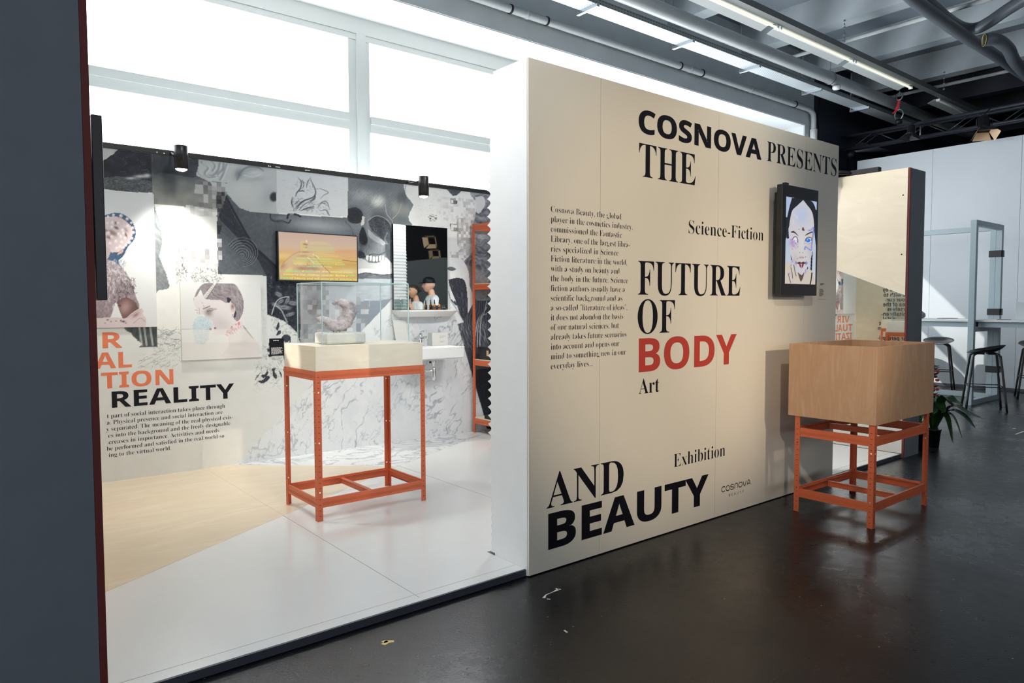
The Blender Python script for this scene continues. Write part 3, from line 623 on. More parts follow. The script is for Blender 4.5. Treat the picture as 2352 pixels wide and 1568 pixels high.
k = m.poly([(1030, 642), (1050, 638), (1068, 646), (1074, 690), (1072, 740), (1060, 730), (1046, 690), (1034, 660)], 5); m.fill(k, (70, 74, 84)); m.grain(k, 26, .4, 4, 83, 3, .7)
m.strokes(26, 1034, 645, 1072, 740, 14, 1.1, (190, 194, 200), .5, 1, .25, 84)
k = m.poly([(1024, 616), (1036, 612), (1048, 618), (1036, 622)], 4); m.fill(k, (110, 116, 124)); m.line([(1036, 688), (1048, 700), (1044, 692)], 3, (60, 66, 76), .9); m.line([(1030, 668), (1036, 690), (1050, 712), (1064, 736)], 2, (130, 136, 144), .8)
k = m.poly([(1064, 740), (1090, 690), (1240, 690), (1240, 1000), (1118, 985), (1080, 850), (1046, 745)]); m.fill(k, (92, 96, 106)); x, y = m.X[k], m.Y[k]; m.C[k] += (np.sin(x*1.1+fbm(x*.04, y*.04, 3, 88)*18)*20*np.clip((800-y)/60, .15, 1))[:, None]; m.grain(k, 12, .3)
m.strokes(70, 1050, 740, 1118, 800, 26, 1.25, (206, 210, 216), .6, 1.4, .25, 89, .2, k)
for i in range(5): m.line([(1090+i*3, 800-i*2), (1092+i*3, 770-i*8), (1100+i*3, 730-i*3), (1118, 720-i*7)], 2.2, (214, 217, 222) if i % 2 == 0 else (60, 64, 74), .8)
k = m.poly([(1084, 850), (1240, 830), (1240, 1000), (1120, 985)]); m.fill(k, (52, 55, 64)); m.grain(k, 14, .25)
# striped scrap under the big portrait, scribbled waves
k = m.poly([(284, 750), (361, 748), (361, 797), (318, 798), (327, 790), (316, 782), (306, 772), (300, 764), (290, 760)]); m.fill(k, (96, 103, 105)); m.grain(k, 24, .2, 4, 91, 2, .5)
for xx in (320, 331, 345): m.line([(xx, 750), (xx+3, 772), (xx+6, 792)], 4.5, (206, 209, 204), .8, 5, 2, k)
m.strokes(40, 362, 755, 412, 800, 18, -.1, (96, 102, 108), .6, 1.2, .3, 93, .4); m.strokes(60, 320, 800, 408, 845, 20, -.35, (130, 136, 140), .45, 1, .3, 94, .4)
# inked petals
for pts in ([(640, 738), (636, 746), (634, 756), (638, 758), (642, 748)], [(636, 764), (634, 770), (642, 768), (646, 760), (640, 758)], [(645, 778), (652, 769), (662, 769), (668, 776), (660, 786), (652, 784)], [(662, 772), (668, 780), (666, 788), (664, 780)], [(616, 786), (622, 790), (618, 794)], [(612, 800), (622, 802), (616, 808)], [(614, 812), (626, 816), (618, 820)]):
    m.fill(m.poly(pts, 4), (66, 71, 82), .92)
for pts in ([(614, 848), (610, 858), (600, 862), (604, 868), (612, 864), (616, 856)], [(624, 846), (626, 856), (628, 866), (634, 870), (636, 862), (630, 852), (634, 846)], [(592, 874), (604, 872), (614, 862), (620, 866), (612, 876), (600, 880)], [(584, 876), (590, 864), (598, 856)], [(640, 850), (644, 862), (648, 868), (646, 856)]): m.fill(m.poly(pts, 4), (58, 63, 74), .92)
m.strokes(70, 606, 790, 652, 870, 14, .9, (110, 116, 124), .5, 1, .5, 97, .5); m.strokes(50, 586, 840, 640, 880, 12, -.7, (110, 116, 124), .5, 1, .4, 98, .4)
m.line([(655, 790), (652, 812), (656, 836), (652, 850)], 4, (80, 86, 96), .8)
# marble cut-out with veins
k = m.poly([(536, 1072), (900, 687), (965, 640), (1020, 640), (1041.5, 712), (1116, 970), (1116, 1010), (540, 1090)])
u_, v_ = m.u[k], m.v[k]; wv = fbm(u_*2.2+v_*.6, v_*1.6, 4, 101)
m.fill(k, (233, 236, 238)); t = np.clip((fbm(u_*2.0+1.3*v_, v_*1.1-u_*.5, 5, 105)-.46)*3.0, 0, 1)[:, None]; m.C[k] = m.C[k]*(1-t*.6)+np.array((196, 203, 212))*t*.6
for sc, st, wdt, c, al_, seed in ((5, .45, .016, (150, 157, 168), .7, 111), (9, .5, .022, (160, 167, 177), .6, 117), (20, .5, .035, (150, 157, 168), .55, 119)):
    a_ = (u_*.82+v_*-.42)*sc+(wv-.5)*2.2; b_ = (v_*.82+u_*.42)*sc*st
    r_ = np.abs(fbm(a_, b_, 5, seed)-.5); f = np.clip(1-r_/wdt, 0, 1)*np.clip((fbm(u_*4+9+v_*1.5, v_*2, 4, seed+3)-.47)*7, 0, 1); m.fill(k, c, f*al_)
m.grain(k, 3, .4)
m.C = 255*(np.clip(m.C, 0, 255)/255)**1.22
m.build('mural_print', M['print'], wb)

# ------------------------------------------------------------------ lettering on the mural
def py_plane(y): return lambda u, z: (u, y, z)
def wx(px, py, y): return at(px, py, 'y', y)
def px_text(text, style, y, xl, yl, xr, cap, yc=None, off=0., space=1., shear=0.):
    """ink from pixel column xl (baseline pixel yl) to column xr; cap = pixel y of the capital top at column xl"""
    a = wx(xl, yl, y); b = wx(xr, yl, y); zc = wx(xl, cap, y)[2]
    return fit(text, style, a[0], b[0], a[2], zc-a[2], off, space, shear)
pm = py_plane(YM-.0022)
cz = wx(275, 762, YM)[2]-wx(275, 797.8, YM)[2]
def word(text, xl, xr, yb, cap=None, xm=None): a = wx(xm or xr, yb, YM); return fit(text, 'sans', wx(xl, 900, YM)[0], wx(xr, 900, YM)[0], a[2], cap or cz, .004)
it = [word('R', 239, 284.4, 797.8), word('AL', 219, 304.7, 842.6), word('TION', 233, 399, 881.5)]
uR, uA, uT = (wx(p, 900, YM)[0] for p in (239, 219, 233))
it += [fit('VI', 'sans', .615, uR-.04, it[0][0][:, 1].min(), cz, .004), fit('TU', 'sans', .505, uA-.03, wx(304.7, 842.6, YM)[2], cz, .004), fit('IZA', 'sans', .515, uT-.02, wx(399, 881.5, YM)[2], cz, .004)]
letter_mesh(it, pm, M['coral'], 'lettering', wb)
letter_mesh([fit('REALITY', 'sans', wx(257, 930, YM)[0], wx(538.5, 930, YM)[0], wx(524, 914.5, YM)[2], wx(524, 882, YM)[2]-wx(524, 914.5, YM)[2]+.004, .004)], pm, M['ink'], 'lettering', wb)
z1 = wx(517, 935.8, YM)[2]; z7 = wx(391, 1032.7, YM)[2]
body = [('t part of social interaction takes place through', 246.8, 517.7), ('a. Physical presence and social interaction are', 245.8, 511.7), ('y separated. The meaning of the real physical exis-', 244, 535.5), ('es into the background and the freely designable', 248, 529), ('creases in importance. Activities and needs', 248.8, 503.2), ('be performed and satisfied in the real world so', 244, 514.3), ('ing to the virtual world.', 248, 391.7)]
letter_mesh([fit(t, 'serif', wx(a, 990, YM)[0], wx(b, 990, YM)[0], z1+(z7-z1)*i/6, .031, -.012) for i, (t, a, b) in enumerate(body)], pm, M['ink'], 'lettering', wb)

# ------------------------------------------------------------------ lettering on the cream wall
pc = py_plane(YW-.0006)
T = lambda *a, **k: px_text(*a[:2], YW, *a[2:], **k)
def T2(text, style, x0, yb0, x1, yb1, ycap0, off=0., xc=None):
    a = wx(x0, yb0, YW); b = wx(x1, yb1, YW); c = wx(xc or x0, ycap0, YW); zb = (a[2]+b[2])/2; return fit(text, style, a[0], b[0], zb, c[2]-zb, off)
letter_mesh([T2('COSNOVA', 'sans', 1466.5, 305, 1748.8, 364.5, 250, .016), T2('BEAUTY', 'sans', 1259, 1265.5, 1626.7, 1151, 1181.5, .012)], pc, M['ink'], 'lettering', wf)
letter_mesh([T2('BODY', 'sans', 1466.8, 855.3, 1691, 833, 777.8, .006)], pc, M['rust'], 'lettering', wf)
letter_mesh([T2('PRESENTS', 'serif', 1761.5, 370.5, 1921, 404.5, 323.5, -.008), T2('THE', 'serif', 1467.5, 403, 1597.5, 428, 327, -.006), T2('FUTURE', 'serif', 1465, 678, 1700, 678.8, 598, -.006), T2('OF', 'serif', 1464.3, 766, 1549.5, 764, 688, -.006),
    T2('Art', 'serif', 1466.8, 905, 1514, 899.5, 870.5, -.008), T2('Science-Fiction', 'serif', 1581.5, 537, 1753.3, 552, 505, -.012), T2('Exhibition', 'serif', 1547.3, 1073.5, 1665.2, 1046, 1043, -.012), T2('AND', 'serif', 1255.2, 1170.3, 1432.2, 1124, 1089, -.004)], pc, M['ink'], 'lettering', wf)
para = [('Cosnova Beauty, the global', 520), ('player in the cosmetics industry,', 580), ('commissioned the Fantastic', 524), ('Library, one of the largest libra-', 567), ('ries specialized in Science', 506), ('Fiction literature in the world,', 552), ('with a study on beauty and', 513), ('the body in the future. Science', 557), ('fiction authors usually have a', 542), ('scientific background and as', 528), ('a so-called "literature of ideas",', 554), ('it does not abandon the basis', 533), ('of our natural sciences, but', 510), ('already takes future scenarios', 551), ('into account and opens our', 513), ('mind to something new in our', 549), ('everyday lives...', 373)]
za = wx(1265, 486.5, YW)[2]; zz = wx(1265, 847.8, YW)[2]
letter_mesh([fit(t, 'serif', wx(1265, 700, YW)[0], wx(1200+e/2.305, 700, YW)[0], za+(zz-za)*i/16, .0305, -.016) for i, (t, e) in enumerate(para)], pc, M['ink'], 'lettering', wf)
# maker's mark: rounded capitals drawn as strokes, small spaced word beneath
def mark():
    mb = MB(); a = wx(1656.6, 1131, YW); b = wx(1724.2, 1112.3, YW); c = wx(1656.6, 1117.8, YW)
    x0, z0, w, h = a[0], (a[2]+b[2])/2, b[0]-a[0], c[2]-a[2]; cw = w/7.0; lw = h*.15
    def st(i, pts, sm=6):
        pts = catmull(pts, sm) if sm else [np.array(p, float) for p in pts]
        P = [Vector((x0+cw*(i+.08+p[0]*.80), z0+h*(.06+p[1]*.88))) for p in pts]; L = []; R = []
        for k, p in enumerate(P):
            d = (P[min(k+1, len(P)-1)]-P[max(k-1, 0)]).normalized(); n = Vector((-d.y, d.x))*lw/2; L.append(p+n); R.append(p-n)
        for k in range(len(P)-1): mb.add([(L[k][0], YW-.0006, L[k][1]), (L[k+1][0], YW-.0006, L[k+1][1]), (R[k+1][0], YW-.0006, R[k+1][1]), (R[k][0], YW-.0006, R[k][1])], [(0, 1, 2, 3)])
    O_ = [(.5+.5*math.sin(t)*(1), .5+.5*math.cos(t)) for t in np.linspace(0, 2*PI, 17)]
    st(0, [(.5+.5*math.sin(t), .5+.5*math.cos(t)) for t in np.linspace(.75, 2*PI-.75, 13)][::1]) if False else st(0, [(.95, .82), (.75, .97), (.45, 1), (.12, .85), (0, .5), (.12, .15), (.45, 0), (.75, .03), (.95, .2)])
    st(1, O_); st(2, [(.95, .82), (.72, .98), (.4, 1), (.08, .85), (.08, .62), (.4, .52), (.75, .45), (.98, .28), (.85, .06), (.5, 0), (.2, .03), (.02, .2)])
    st(3, [(.05, 0), (.05, .55), (.18, .9), (.5, 1), (.82, .9), (.95, .55), (.95, 0)]); st(4, O_); st(5, [(.02, 1), (.18, .5), (.4, .05), (.6, .05), (.82, .5), (.98, 1)])
    st(6, [(.02, 0), (.12, .45), (.35, .92), (.5, 1), (.65, .92), (.88, .45), (.98, 0)]); st(6, [(.1, .3), (.9, .3)], 0)
    mb.build('lettering', M['ink'], wf, clean=False)
mark()
bb = [wx(1673.8, 1140, YW), wx(1708, 1130, YW), wx(1673.8, 1134.4, YW)]
letter_mesh([fit('BEAUTY', 'thin', bb[0][0], bb[1][0], (bb[0][2]+bb[1][2])/2, bb[2][2]-bb[0][2], .002, 1.7)], pc, M['ink'], 'lettering', wf)
# ------------------------------------------------------------------ black lettering on the plywood of the left return wall (read in the slanted mirror)
pl = lambda u, z: (.3946, u, z)
XV = 2*XR-.3946
def mir(px, py): return at(px, py, 'x', XV)
rows = [('ered by', 830, 700), ('engage with to', 845, 778), ('it and our cur-', 872, 850), ('our idea of the', 838, 922), ('of ourselves', 905, 992), ('our digitally en-', 812, 1064), ('ental', 838, 1134), ('that', 778, 1205), ('form', 758, 1277), None, ('change our percepti-', 755, 1420)]
itL = []
for r in rows:
    if r:
        t, e, yb = r; p = mir(1900+e/6.535, 560+(yb+14)/6.535); v, f = glyphs(t, 'sans', .01); wd = (v[:, 0].max()-v[:, 0].min())*.085*.95
        itL.append(fit(t, 'sans', p[1]-wd, p[1], p[2], .064, .01))
letter_mesh(itL, pl, M['ink'], 'lettering', wl)

# =================================================================== ORANGE SLOTTED RACKS
M['slot'] = mat('dark_slot_shadowless', (70, 26, 16), .7)
def flange(mb, axis, u0, u1, w0, w1, z0, z1, holes, outer):
    """plate spanning u0..u1 along axis ('x' or 'y'), thickness w0..w1, with round holes; slots pressed on its outer face"""
    def P(poly): # polygon in (u, z) extruded over w
        if axis == 'x': mb.prism(poly, 'y', w0, w1)
        else: mb.prism(poly, 'x', w0, w1)
    uc = (u0+u1)/2; r = .0052; hh = .012; z = z0
    for hz in sorted(holes):
        P([(u0, z), (u1, z), (u1, hz-hh), (u0, hz-hh)])
        sq = [(u1, hz), (u1, hz+hh), (uc, hz+hh), (u0, hz+hh), (u0, hz), (u0, hz-hh), (uc, hz-hh), (u1, hz-hh)]
        ci = [(uc+r*math.cos(k*PI/4), hz+r*math.sin(k*PI/4)) for k in range(8)]
        for k in range(8):
            j = (k+1) % 8; P([ci[k], sq[k], sq[j], ci[j]])
        z = hz+hh
    P([(u0, z), (u1, z), (u1, z1), (u0, z1)])
    n = int((z1-z0-.02)/.0335)
    for i in range(n):
        sz = z0+.03+i*.0335
        if any(abs(sz-h) < .012 for h in holes): continue
        a, b = (uc-.0055, uc+.0055); w = outer; d = .0006 if outer > (w0+w1)/2 else -.0006
        if axis == 'x': mb.add([(a, w+d, sz), (b, w+d, sz), (b, w+d, sz+.003), (a, w+d, sz+.003)], [(0, 1, 2, 3)], 1)
        else: mb.add([(w+d, a, sz), (w+d, b, sz), (w+d, b, sz+.003), (w+d, a, sz+.003)], [(0, 1, 2, 3)], 1)
FL, TH = .034, .0022
def rack(name, label, x0, x1, y0, y1, zb, zt, levels, holes, brace=(True,), group='orange slotted metal frames', bh=.055):
    t = thing(name, label, 'metal frame', ((x0+x1)/2, (y0+y1)/2, zb), group)
    for sx in (0, 1):
        for sy in (0, 1):
            mb = MB(); X = (x0, x1)[sx]; Y = (y0, y1)[sy]; dx = FL if sx == 0 else -FL; dy = FL if sy == 0 else -FL; ex = TH if sx == 0 else -TH; ey = TH if sy == 0 else -TH
            flange(mb, 'x', min(X, X+dx), max(X, X+dx), min(Y, Y+ey), max(Y, Y+ey), zb, zt, holes, Y)
            flange(mb, 'y', min(Y+ey, Y+dy), max(Y+ey, Y+dy), min(X, X+ex), max(X, X+ex), zb, zt, holes, X)
            mb.build('leg', [M['orange'], M['slot']], t)
    def prof(o, s, z):   # beam section: outer face o, inward direction s, grooves on the face
        g = .0016; zs = [z, z+.017, z+.0185, z+.023, z+.0245, z+.029, z+.0305, z+bh-.001]
        P = [(o, zs[0]), (o, zs[1]), (o+s*g, zs[1]+.0004), (o+s*g, zs[2]), (o, zs[2]+.0004), (o, zs[3]), (o+s*g, zs[3]+.0004), (o+s*g, zs[4]), (o, zs[4]+.0004), (o, zs[5]), (o+s*g, zs[5]+.0004), (o+s*g, zs[6]), (o, zs[6]+.0004), (o, z+bh)]
        return P+[(o+s*.013, z+bh), (o+s*.013, z+bh-.009), (o+s*.024, z+bh-.009), (o+s*.024, z+bh-.0105), (o+s*.003, z+bh-.0105), (o+s*.003, z+.002), (o+s*.012, z+.002), (o+s*.012, z)]
    for li, z in enumerate(levels):
        for Y, s in ((y0+.0015, 1), (y1-.0015, -1)): MB().prism(prof(Y, s, z), 'x', x0+FL+.0005, x1-FL-.0005).build('beam', M['orange'], t)
        for X, s in ((x0+.0015, 1), (x1-.0015, -1)):
            MB().prism(prof(X, s, z), 'y', y0+FL+.0005, y1-FL-.0005).build('beam', M['orange'], t)
        if brace[li % len(brace)]:
            xm = (x0+x1)/2; MB().prism([(xm-.014, z+bh-.012), (xm+.014, z+bh-.012), (xm+.014, z+bh-.014), (xm+.002, z+bh-.014), (xm+.002, z+.004), (xm-.002, z+.004), (xm-.002, z+bh-.014), (xm-.014, z+bh-.014)], 'y', y0+.027, y1-.027).build('brace', M['orange'], t)
    return t
rack('metal_frame', 'orange slotted metal frame standing on the white platform under the glass case', 1.729, 2.487, 3.992, 4.488, ZP+.001, .939, [.884, .116], [.21, .509, .813], (False, True))
one(MB().box((1.733, 3.995, .9395), (2.474, 4.484, 1.0885)), 'plinth_box', M['ply'], 'pale plywood plinth box lying on the orange frame below the glass case', 'plinth', (2.1, 4.24, .94), bevel=.001)
rack('metal_frame', 'orange slotted metal frame on the dark floor under the open plywood box', 4.262, 5.047, 1.879, 2.378, .001, .619, [.49, .097], [.155, .448], (True, True))
t = thing('open_box', 'large open topped plywood box on the orange frame beside the cream wall', 'box', (4.66, 2.14, .62))
X0, X1, Y0, Y1, Z0, Z1 = 4.25, 5.078, 1.868, 2.42, .6195, 1.081; w = .012
box((X0, Y0, Z0), (X1, Y0+w, Z1)).build('side_panel', M['plybox'], t, .0008); box((X0, Y1-w, Z0), (X1, Y1, Z1)).build('side_panel', M['plybox'], t, .0008)
box((X0, Y0+w+.0003, Z0), (X0+w, Y1-w-.0003, Z1)).build('side_panel', M['plybox'], t, .0008); box((X1-w, Y0+w+.0003, Z0), (X1, Y1-w-.0003, Z1)).build('side_panel', M['plybox'], t, .0008)
box((X0+w+.001, Y0+w+.001, Z0+.01), (X1-w-.001, Y1-w-.001, Z0+.022)).build('bottom_panel', M['plybox'], t)
# third frame and case, only seen in the slanted mirror
rack('metal_frame', 'orange slotted metal frame against the left return wall, seen in the slanted mirror', .42, .70, 4.70, 5.33, ZP+.001, .939, [.884, .116], [.21, .509, .813], (False, True))
one(MB().box((.423, 4.703, .9395), (.697, 5.326, 1.0885)), 'plinth_box', M['ply'], 'pale plywood plinth box in front of the black lettering, seen in the slanted mirror', 'plinth', (.56, 5.0, .94), bevel=.001)

# ------------------------------------------------------------------ glass cases
def glass_case(label, x0, x1, y0, y1, z0, z1):
    t = thing('glass_case', label, 'display case', ((x0+x1)/2, (y0+y1)/2, z0)); g = .005
    for a, b in (((x0, y0, z0), (x1, y0+g, z1)), ((x0, y1-g, z0), (x1, y1, z1)), ((x0, y0+g, z0), (x0+g, y1-g, z1)), ((x1-g, y0+g, z0), (x1, y1-g, z1)), ((x0, y0, z1+.0004), (x1, y1, z1+.0054))):
        box(a, b).build('pane', M['glass'], t, clean=True)
    e = .004
    for x in (x0, x1-e):
        for y in (y0, y1-e): box((x-.0006, y-.0006, z0), (x+e+.0006, y+e+.0006, z1)).build('edge', M['glassedge'], t)
    for y in (y0, y1-e): box((x0, y-.0004, z1-.001), (x1, y+e+.0004, z1+.006)).build('edge', M['glassedge'], t)
    for x in (x0, x1-e): box((x-.0004, y0+e, z1-.001), (x+e+.0004, y1-e, z1+.006)).build('edge', M['glassedge'], t)
    return t
glass_case('clear glass display case over the stone and sculpture on the plinth box', 1.805, 2.41, 4.06, 4.44, 1.0892, 1.470)
glass_case('clear glass display case in front of the black lettering, seen in the slanted mirror', .45, .67, 4.76, 5.27, 1.0892, 1.43)
one(MB().box((1.872, 4.14, 1.0892), (2.14, 4.334, 1.161)), 'stone_block', M['plaster'], 'pale grey stone block carrying the lumpy sculpture in the glass case', 'stone', (2, 4.24, 1.09), bevel=.012)
def creature():
    t = NT('matted_grey_pink_fleece'); v = t.co(); n = t.noise(v, 26, 6, .65); n2 = t.noise(v, 9, 3)
    a = t.ramp(n, [(.3, lin('#938b90')), (.5, lin('#c0b7bb')), (.7, lin('#ded8da'))]); t.l(t.mix(a, lin('#5b7088'), t.ramp(n2, [(.52, (0, 0, 0, 1)), (.68, (.75, .75, .75, 1))])), t.b.inputs['Base Color'])
    t.b.inputs['Roughness'].default_value = .9; t.bump(n, .6, .01)
    y = 4.235; q = lambda px, py: at(px, py, 'y', y)
    path = [(727, 734, 4), (731, 733, 7), (740, 733, 9), (750, 736, 11), (758, 744, 15), (770, 748, 19), (784, 744, 21), (796, 732, 21), (802, 717, 20), (799, 704, 18), (790, 696, 14), (778, 694, 10), (768, 696, 6), (763, 697, 2)]
    pts = [q(a, b) for a, b, _ in path]; sc = np.linalg.norm(pts[6]-CAM)/FPX
    cr = catmull([list(p)+[r*sc] for p, (_, _, r) in zip(pts, path)], 5)
    mb = MB(); mb.tube([c[:3] for c in cr], [max(.002, c[3]*.78) for c in cr], 22)
    V = np.array(mb.v); d = fbm(V[:, 0]*60+7, V[:, 2]*60+V[:, 1]*47, 3, 5)-.5
    axis = np.array([c[:3] for c in cr]); near = axis[np.argmin(((V[:, None]-axis[None])**2).sum(-1), 1)]; dirv = V-near
    V = near+dirv*(1+d*.7)[:, None]; V[:, 2] = np.maximum(V[:, 2], 1.167); mb.v = [tuple(p) for p in V]
    r = np.random.default_rng(4)
    for _ in range(160):
        i = r.integers(0, len(V)); p = V[i]; n_ = dirv[i]/(np.linalg.norm(dirv[i])+1e-6); e = p+n_*r.uniform(.006, .014)+r.normal(0, .003, 3); mb.tube([p-n_*.004, (p+e)/2, e], [.0014, .001, .0003], 5)
    o = one(mb, 'sculpture', t.m, 'lumpy grey pink fleecy sculpture curled on the stone block in the glass case', 'sculpture', (2.03, y, 1.162))
    for px in (766, 780): p = q(px, 760); MB().tube([(p[0], y, 1.1625), (p[0], y, 1.19)], .003, 8).build('peg', M['blackmatt'], o)
    return o
creature()
c = one(MB().prism([(4.44, 1.0892), (4.478, 1.0892), (4.478, 1.099), (4.462, 1.118)], 'x', 1.765, 1.80), 'label_wedge', M['paper'], 'small white label wedge on the plinth box behind the left glass pane', 'label', (1.78, 4.46, 1.09)) if False else None

# ------------------------------------------------------------------ lighting track with two cylinder spotlights
tr = thing('lighting_track', 'black lighting track running along the top of the mural wall', 'track', (3.4, 5.93, 2.48))
box((.396, 5.886, 2.4785), (6.452, 5.93, 2.516)).build('rail', M['blackmatt'], tr)
M['dot'] = mat('white_print_on_track', (230, 230, 226), .5)
for px, py in ((360.5, 349.5), (377, 352), (617, 381), (621, 382), (702, 391)):
    p = at(px, py, 'y', 5.8855); MB().lathe([(.0055, -.0006), (.005, 0)], (p[0], 5.8855, p[2]), 8, axis='y').build('screw', M['dot'], tr)
for px, py in ((638, 383.5), (707, 391)): p = at(px, py, 'y', 5.8855); box((p[0]-.02, 5.8851, p[2]-.003), (p[0]+.02, 5.886, p[2]+.003)).build('printed_mark', M['dot'], tr)
M['lampface'] = emis('lit_lamp_lens', (255, 250, 238), 14)
SPOT_E = 60
def cyl_spot(px, label):
    y = 5.60; a = at(px, 335 if px < 600 else 405, 'y', y); b = at(px, 389 if px < 600 else 451, 'y', y); x = (a[0]+b[0])/2; z0, z1 = b[2], a[2]; r = .0475
    t = thing('spotlight', label, 'spotlight', (x, y, z0), 'cylinder spotlights on the mural track')
    mb = MB().lathe([(r*.86, z0+.004), (r, z0), (r, z1-.004), (r*.95, z1), (0, z1)], (x, y, 0), 28)
    mb.build('body', M['black'], t)
    f = MB()
    for k in range(14):
        an = 2*PI*k/14+.1; cx, cy = x+math.cos(an)*(r+.0008), y+math.sin(an)*(r+.0008); tx, ty = -math.sin(an)*.0025, math.cos(an)*.0025
        f.add([(cx-tx, cy-ty, z0+.055), (cx+tx, cy+ty, z0+.055), (cx+tx, cy+ty, z0+.1), (cx-tx, cy-ty, z0+.1)], [(0, 1, 2, 3)])
    f.build('vent_slots', M['slot2'], t, clean=False)
    MB().lathe([(0, z0-.013), (r*.45, z0-.011), (r*.72, z0-.005), (r*.85, z0+.003)], (x, y, 0), 24).build('lens', M['lampface'], t, clean=False)
    MB().tube([(x, y+r-.002, z1-.035), (x, 5.80, z1-.035), (x, 5.885, 2.497)], .009, 10).build('arm', M['blackmatt'], t)
    lamp('spot', 'SPOT', (x, y, z0-.03), (x+.02, 5.9, .9), SPOT_E, (1, .93, .82), spot_size=math.radians(95), spot_blend=.8, shadow_soft_size=.04).parent = None
    return t
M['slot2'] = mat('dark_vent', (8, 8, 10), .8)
cyl_spot(416, 'lit black cylinder spotlight on the track above the large portrait')
cyl_spot(973, 'lit black cylinder spotlight on the track above the bathroom mirror')

# ------------------------------------------------------------------ acrylic portrait prints
def panel_print(name, label, x0, x1, z0, z1, y, th, paint, step=.0045, m='gloss_print', base=(214, 220, 223)):
    t = thing(name, label, 'picture', ((x0+x1)/2, y+th, z0))
    box((x0, y+.0008, z0), (x1, y+th, z1)).build('panel', M['white'], t)
    p = Print((x0+.001, y, z0+.001), (1, 0, 0), (0, 0, 1), x1-x0-.002, z1-z0-.002, step, base); paint(p); p.build('printed_face', M[m], t); return t
def paint_pearls(p):
    al = np.arange(len(p.X)); t = np.clip((p.Y-436)/316, 0, 1)[:, None]; p.C[al] = (1-t)*np.array((205, 211, 215))+t*np.array((224, 228, 230)); c = lambda u, v: (230+u/5.23, 480+v/5.23)
    P = lambda *pts: [c(*q) for q in pts]
    BL = (44, 78, 112); SK = (206, 192, 194)
    p.fill(p.poly(P((-60, 60), (60, 70), (190, 42), (290, 70), (380, 140), (428, 270), (405, 370), (330, 460), (280, 560), (215, 625), (250, 690), (150, 680), (70, 600), (-60, 560)), 6), BL); p.strokes(60, *c(60, 480), *c(300, 670), 16, 2.2, (30, 52, 90), .6, 1.2, .4, 5)
    k = p.fill(p.poly(P((-60, 110), (120, 90), (230, 100), (330, 160), (385, 240), (380, 340), (320, 430), (250, 500), (180, 520), (110, 510), (60, 440), (-60, 420)), 6), SK); p.grain(k, 8, .25)
    p.fill(p.poly(P((60, 430), (120, 500), (100, 580), (60, 600)), 4), (186, 172, 172)); p.fill(p.poly(P((230, 500), (270, 480), (278, 510), (240, 540), (205, 545)), 4), (190, 160, 158))
    for a, b, rx, ry, col, g in ((180, 165, 44, 16, (96, 74, 74), .4), (195, 225, 30, 16, (70, 46, 46), .5), (150, 285, 60, 26, (128, 96, 94), .5), (105, 340, 34, 18, (120, 88, 86), .4), (310, 310, 12, 34, (86, 66, 68), -.3), (310, 250, 34, 18, (150, 130, 130), .8), (60, 250, 40, 14, (130, 100, 98), .6)):
        X_, Y_ = c(a, b); p.blob(X_, Y_, rx/5.23, ry/5.23, col, .85, g, 1.4)
    r = np.random.default_rng(3)
    for a, b in [(95, 90), (160, 70), (250, 82), (325, 118), (375, 165), (392, 225), (400, 280), (385, 350), (350, 400), (310, 435), (280, 462), (215, 170), (140, 215), (100, 285), (140, 335), (270, 255), (280, 290), (250, 330), (190, 385), (260, 395), (90, 170), (150, 160), (330, 200), (300, 345), (225, 300), (240, 450), (200, 470), (120, 410)]:
        X_, Y_ = c(a, b); R = r.uniform(15, 25)/5.23; p.ell(X_, Y_, R, R, (226, 216, 218), 0, .8, .2); p.ell(X_-.8, Y_-1, R*.4, R*.4, (246, 242, 242), 0, .9, .4)
    k = p.fill(p.poly(P((-60, 600), (70, 600), (180, 640), (260, 690), (330, 790), (380, 900), (430, 1050), (470, 1190), (330, 1310), (265, 1310), (190, 1110), (130, 1290), (-60, 1300)), 4), (150, 138, 144)); p.grain(k, 26, .22, 4, 7)
    p.strokes(70, *c(60, 620), *c(370, 900), 14, .9, (226, 222, 226), .7, 2, .8, 8, .5); p.strokes(60, *c(170, 820), *c(420, 1200), 14, 1.2, (84, 68, 72), .7, 2.2, .6, 9, .4); p.strokes(30, *c(60, 850), *c(180, 1200), 16, 1.6, (228, 226, 230), .6, 2, .4, 10)
    k = p.fill(p.poly(P((195, 1110), (330, 1060), (460, 1190), (330, 1310), (270, 1312)), 3), (112, 84, 82)); p.blob(*c(300, 1180), 14, 18, (186, 158, 158), .8, .5, 1, k)
    p.fill(p.poly(P((130, 1290), (190, 1115), (268, 1310), (180, 1320)), 0), (226, 230, 231))
    k = p.fill(p.poly(P((-60, 1310), (180, 1300), (300, 1310), (380, 1250), (470, 1195), (520, 1215), (510, 1260), (550, 1310), (555, 1370), (520, 1415), (300, 1425), (-60, 1420)), 4), (214, 200, 204)); p.blob(*c(430, 1270), 9, 4, (150, 112, 112), .8, -.6, 1, k)
    for a, b, w_, h_ in ((280, 1350, 20, 10), (250, 1340, 8, 8), (90, 1330, 14, 6), (130, 1350, 8, 5), (60, 1370, 6, 5), (240, 1000, 9, 7), (235, 1055, 8, 8), (240, 1160, 8, 10), (190, 1345, 8, 4), (310, 1370, 9, 5)): p.blob(*c(a, b), w_/5.23, h_/5.23, (44, 40, 58), .9)
    p.line(P((400, 1370), (480, 1310), (540, 1350)), 1.2, (170, 132, 136), .8); p.line(P((330, 1310), (420, 1240), (500, 1200)), 1.2, (160, 124, 126), .6)
panel_print('portrait_print', 'large glossy portrait of a reclining figure with beads and blue headwear above the coral heading', .42, 1.2935, 1.175, 2.174, YM-.016, .0145, paint_pearls)
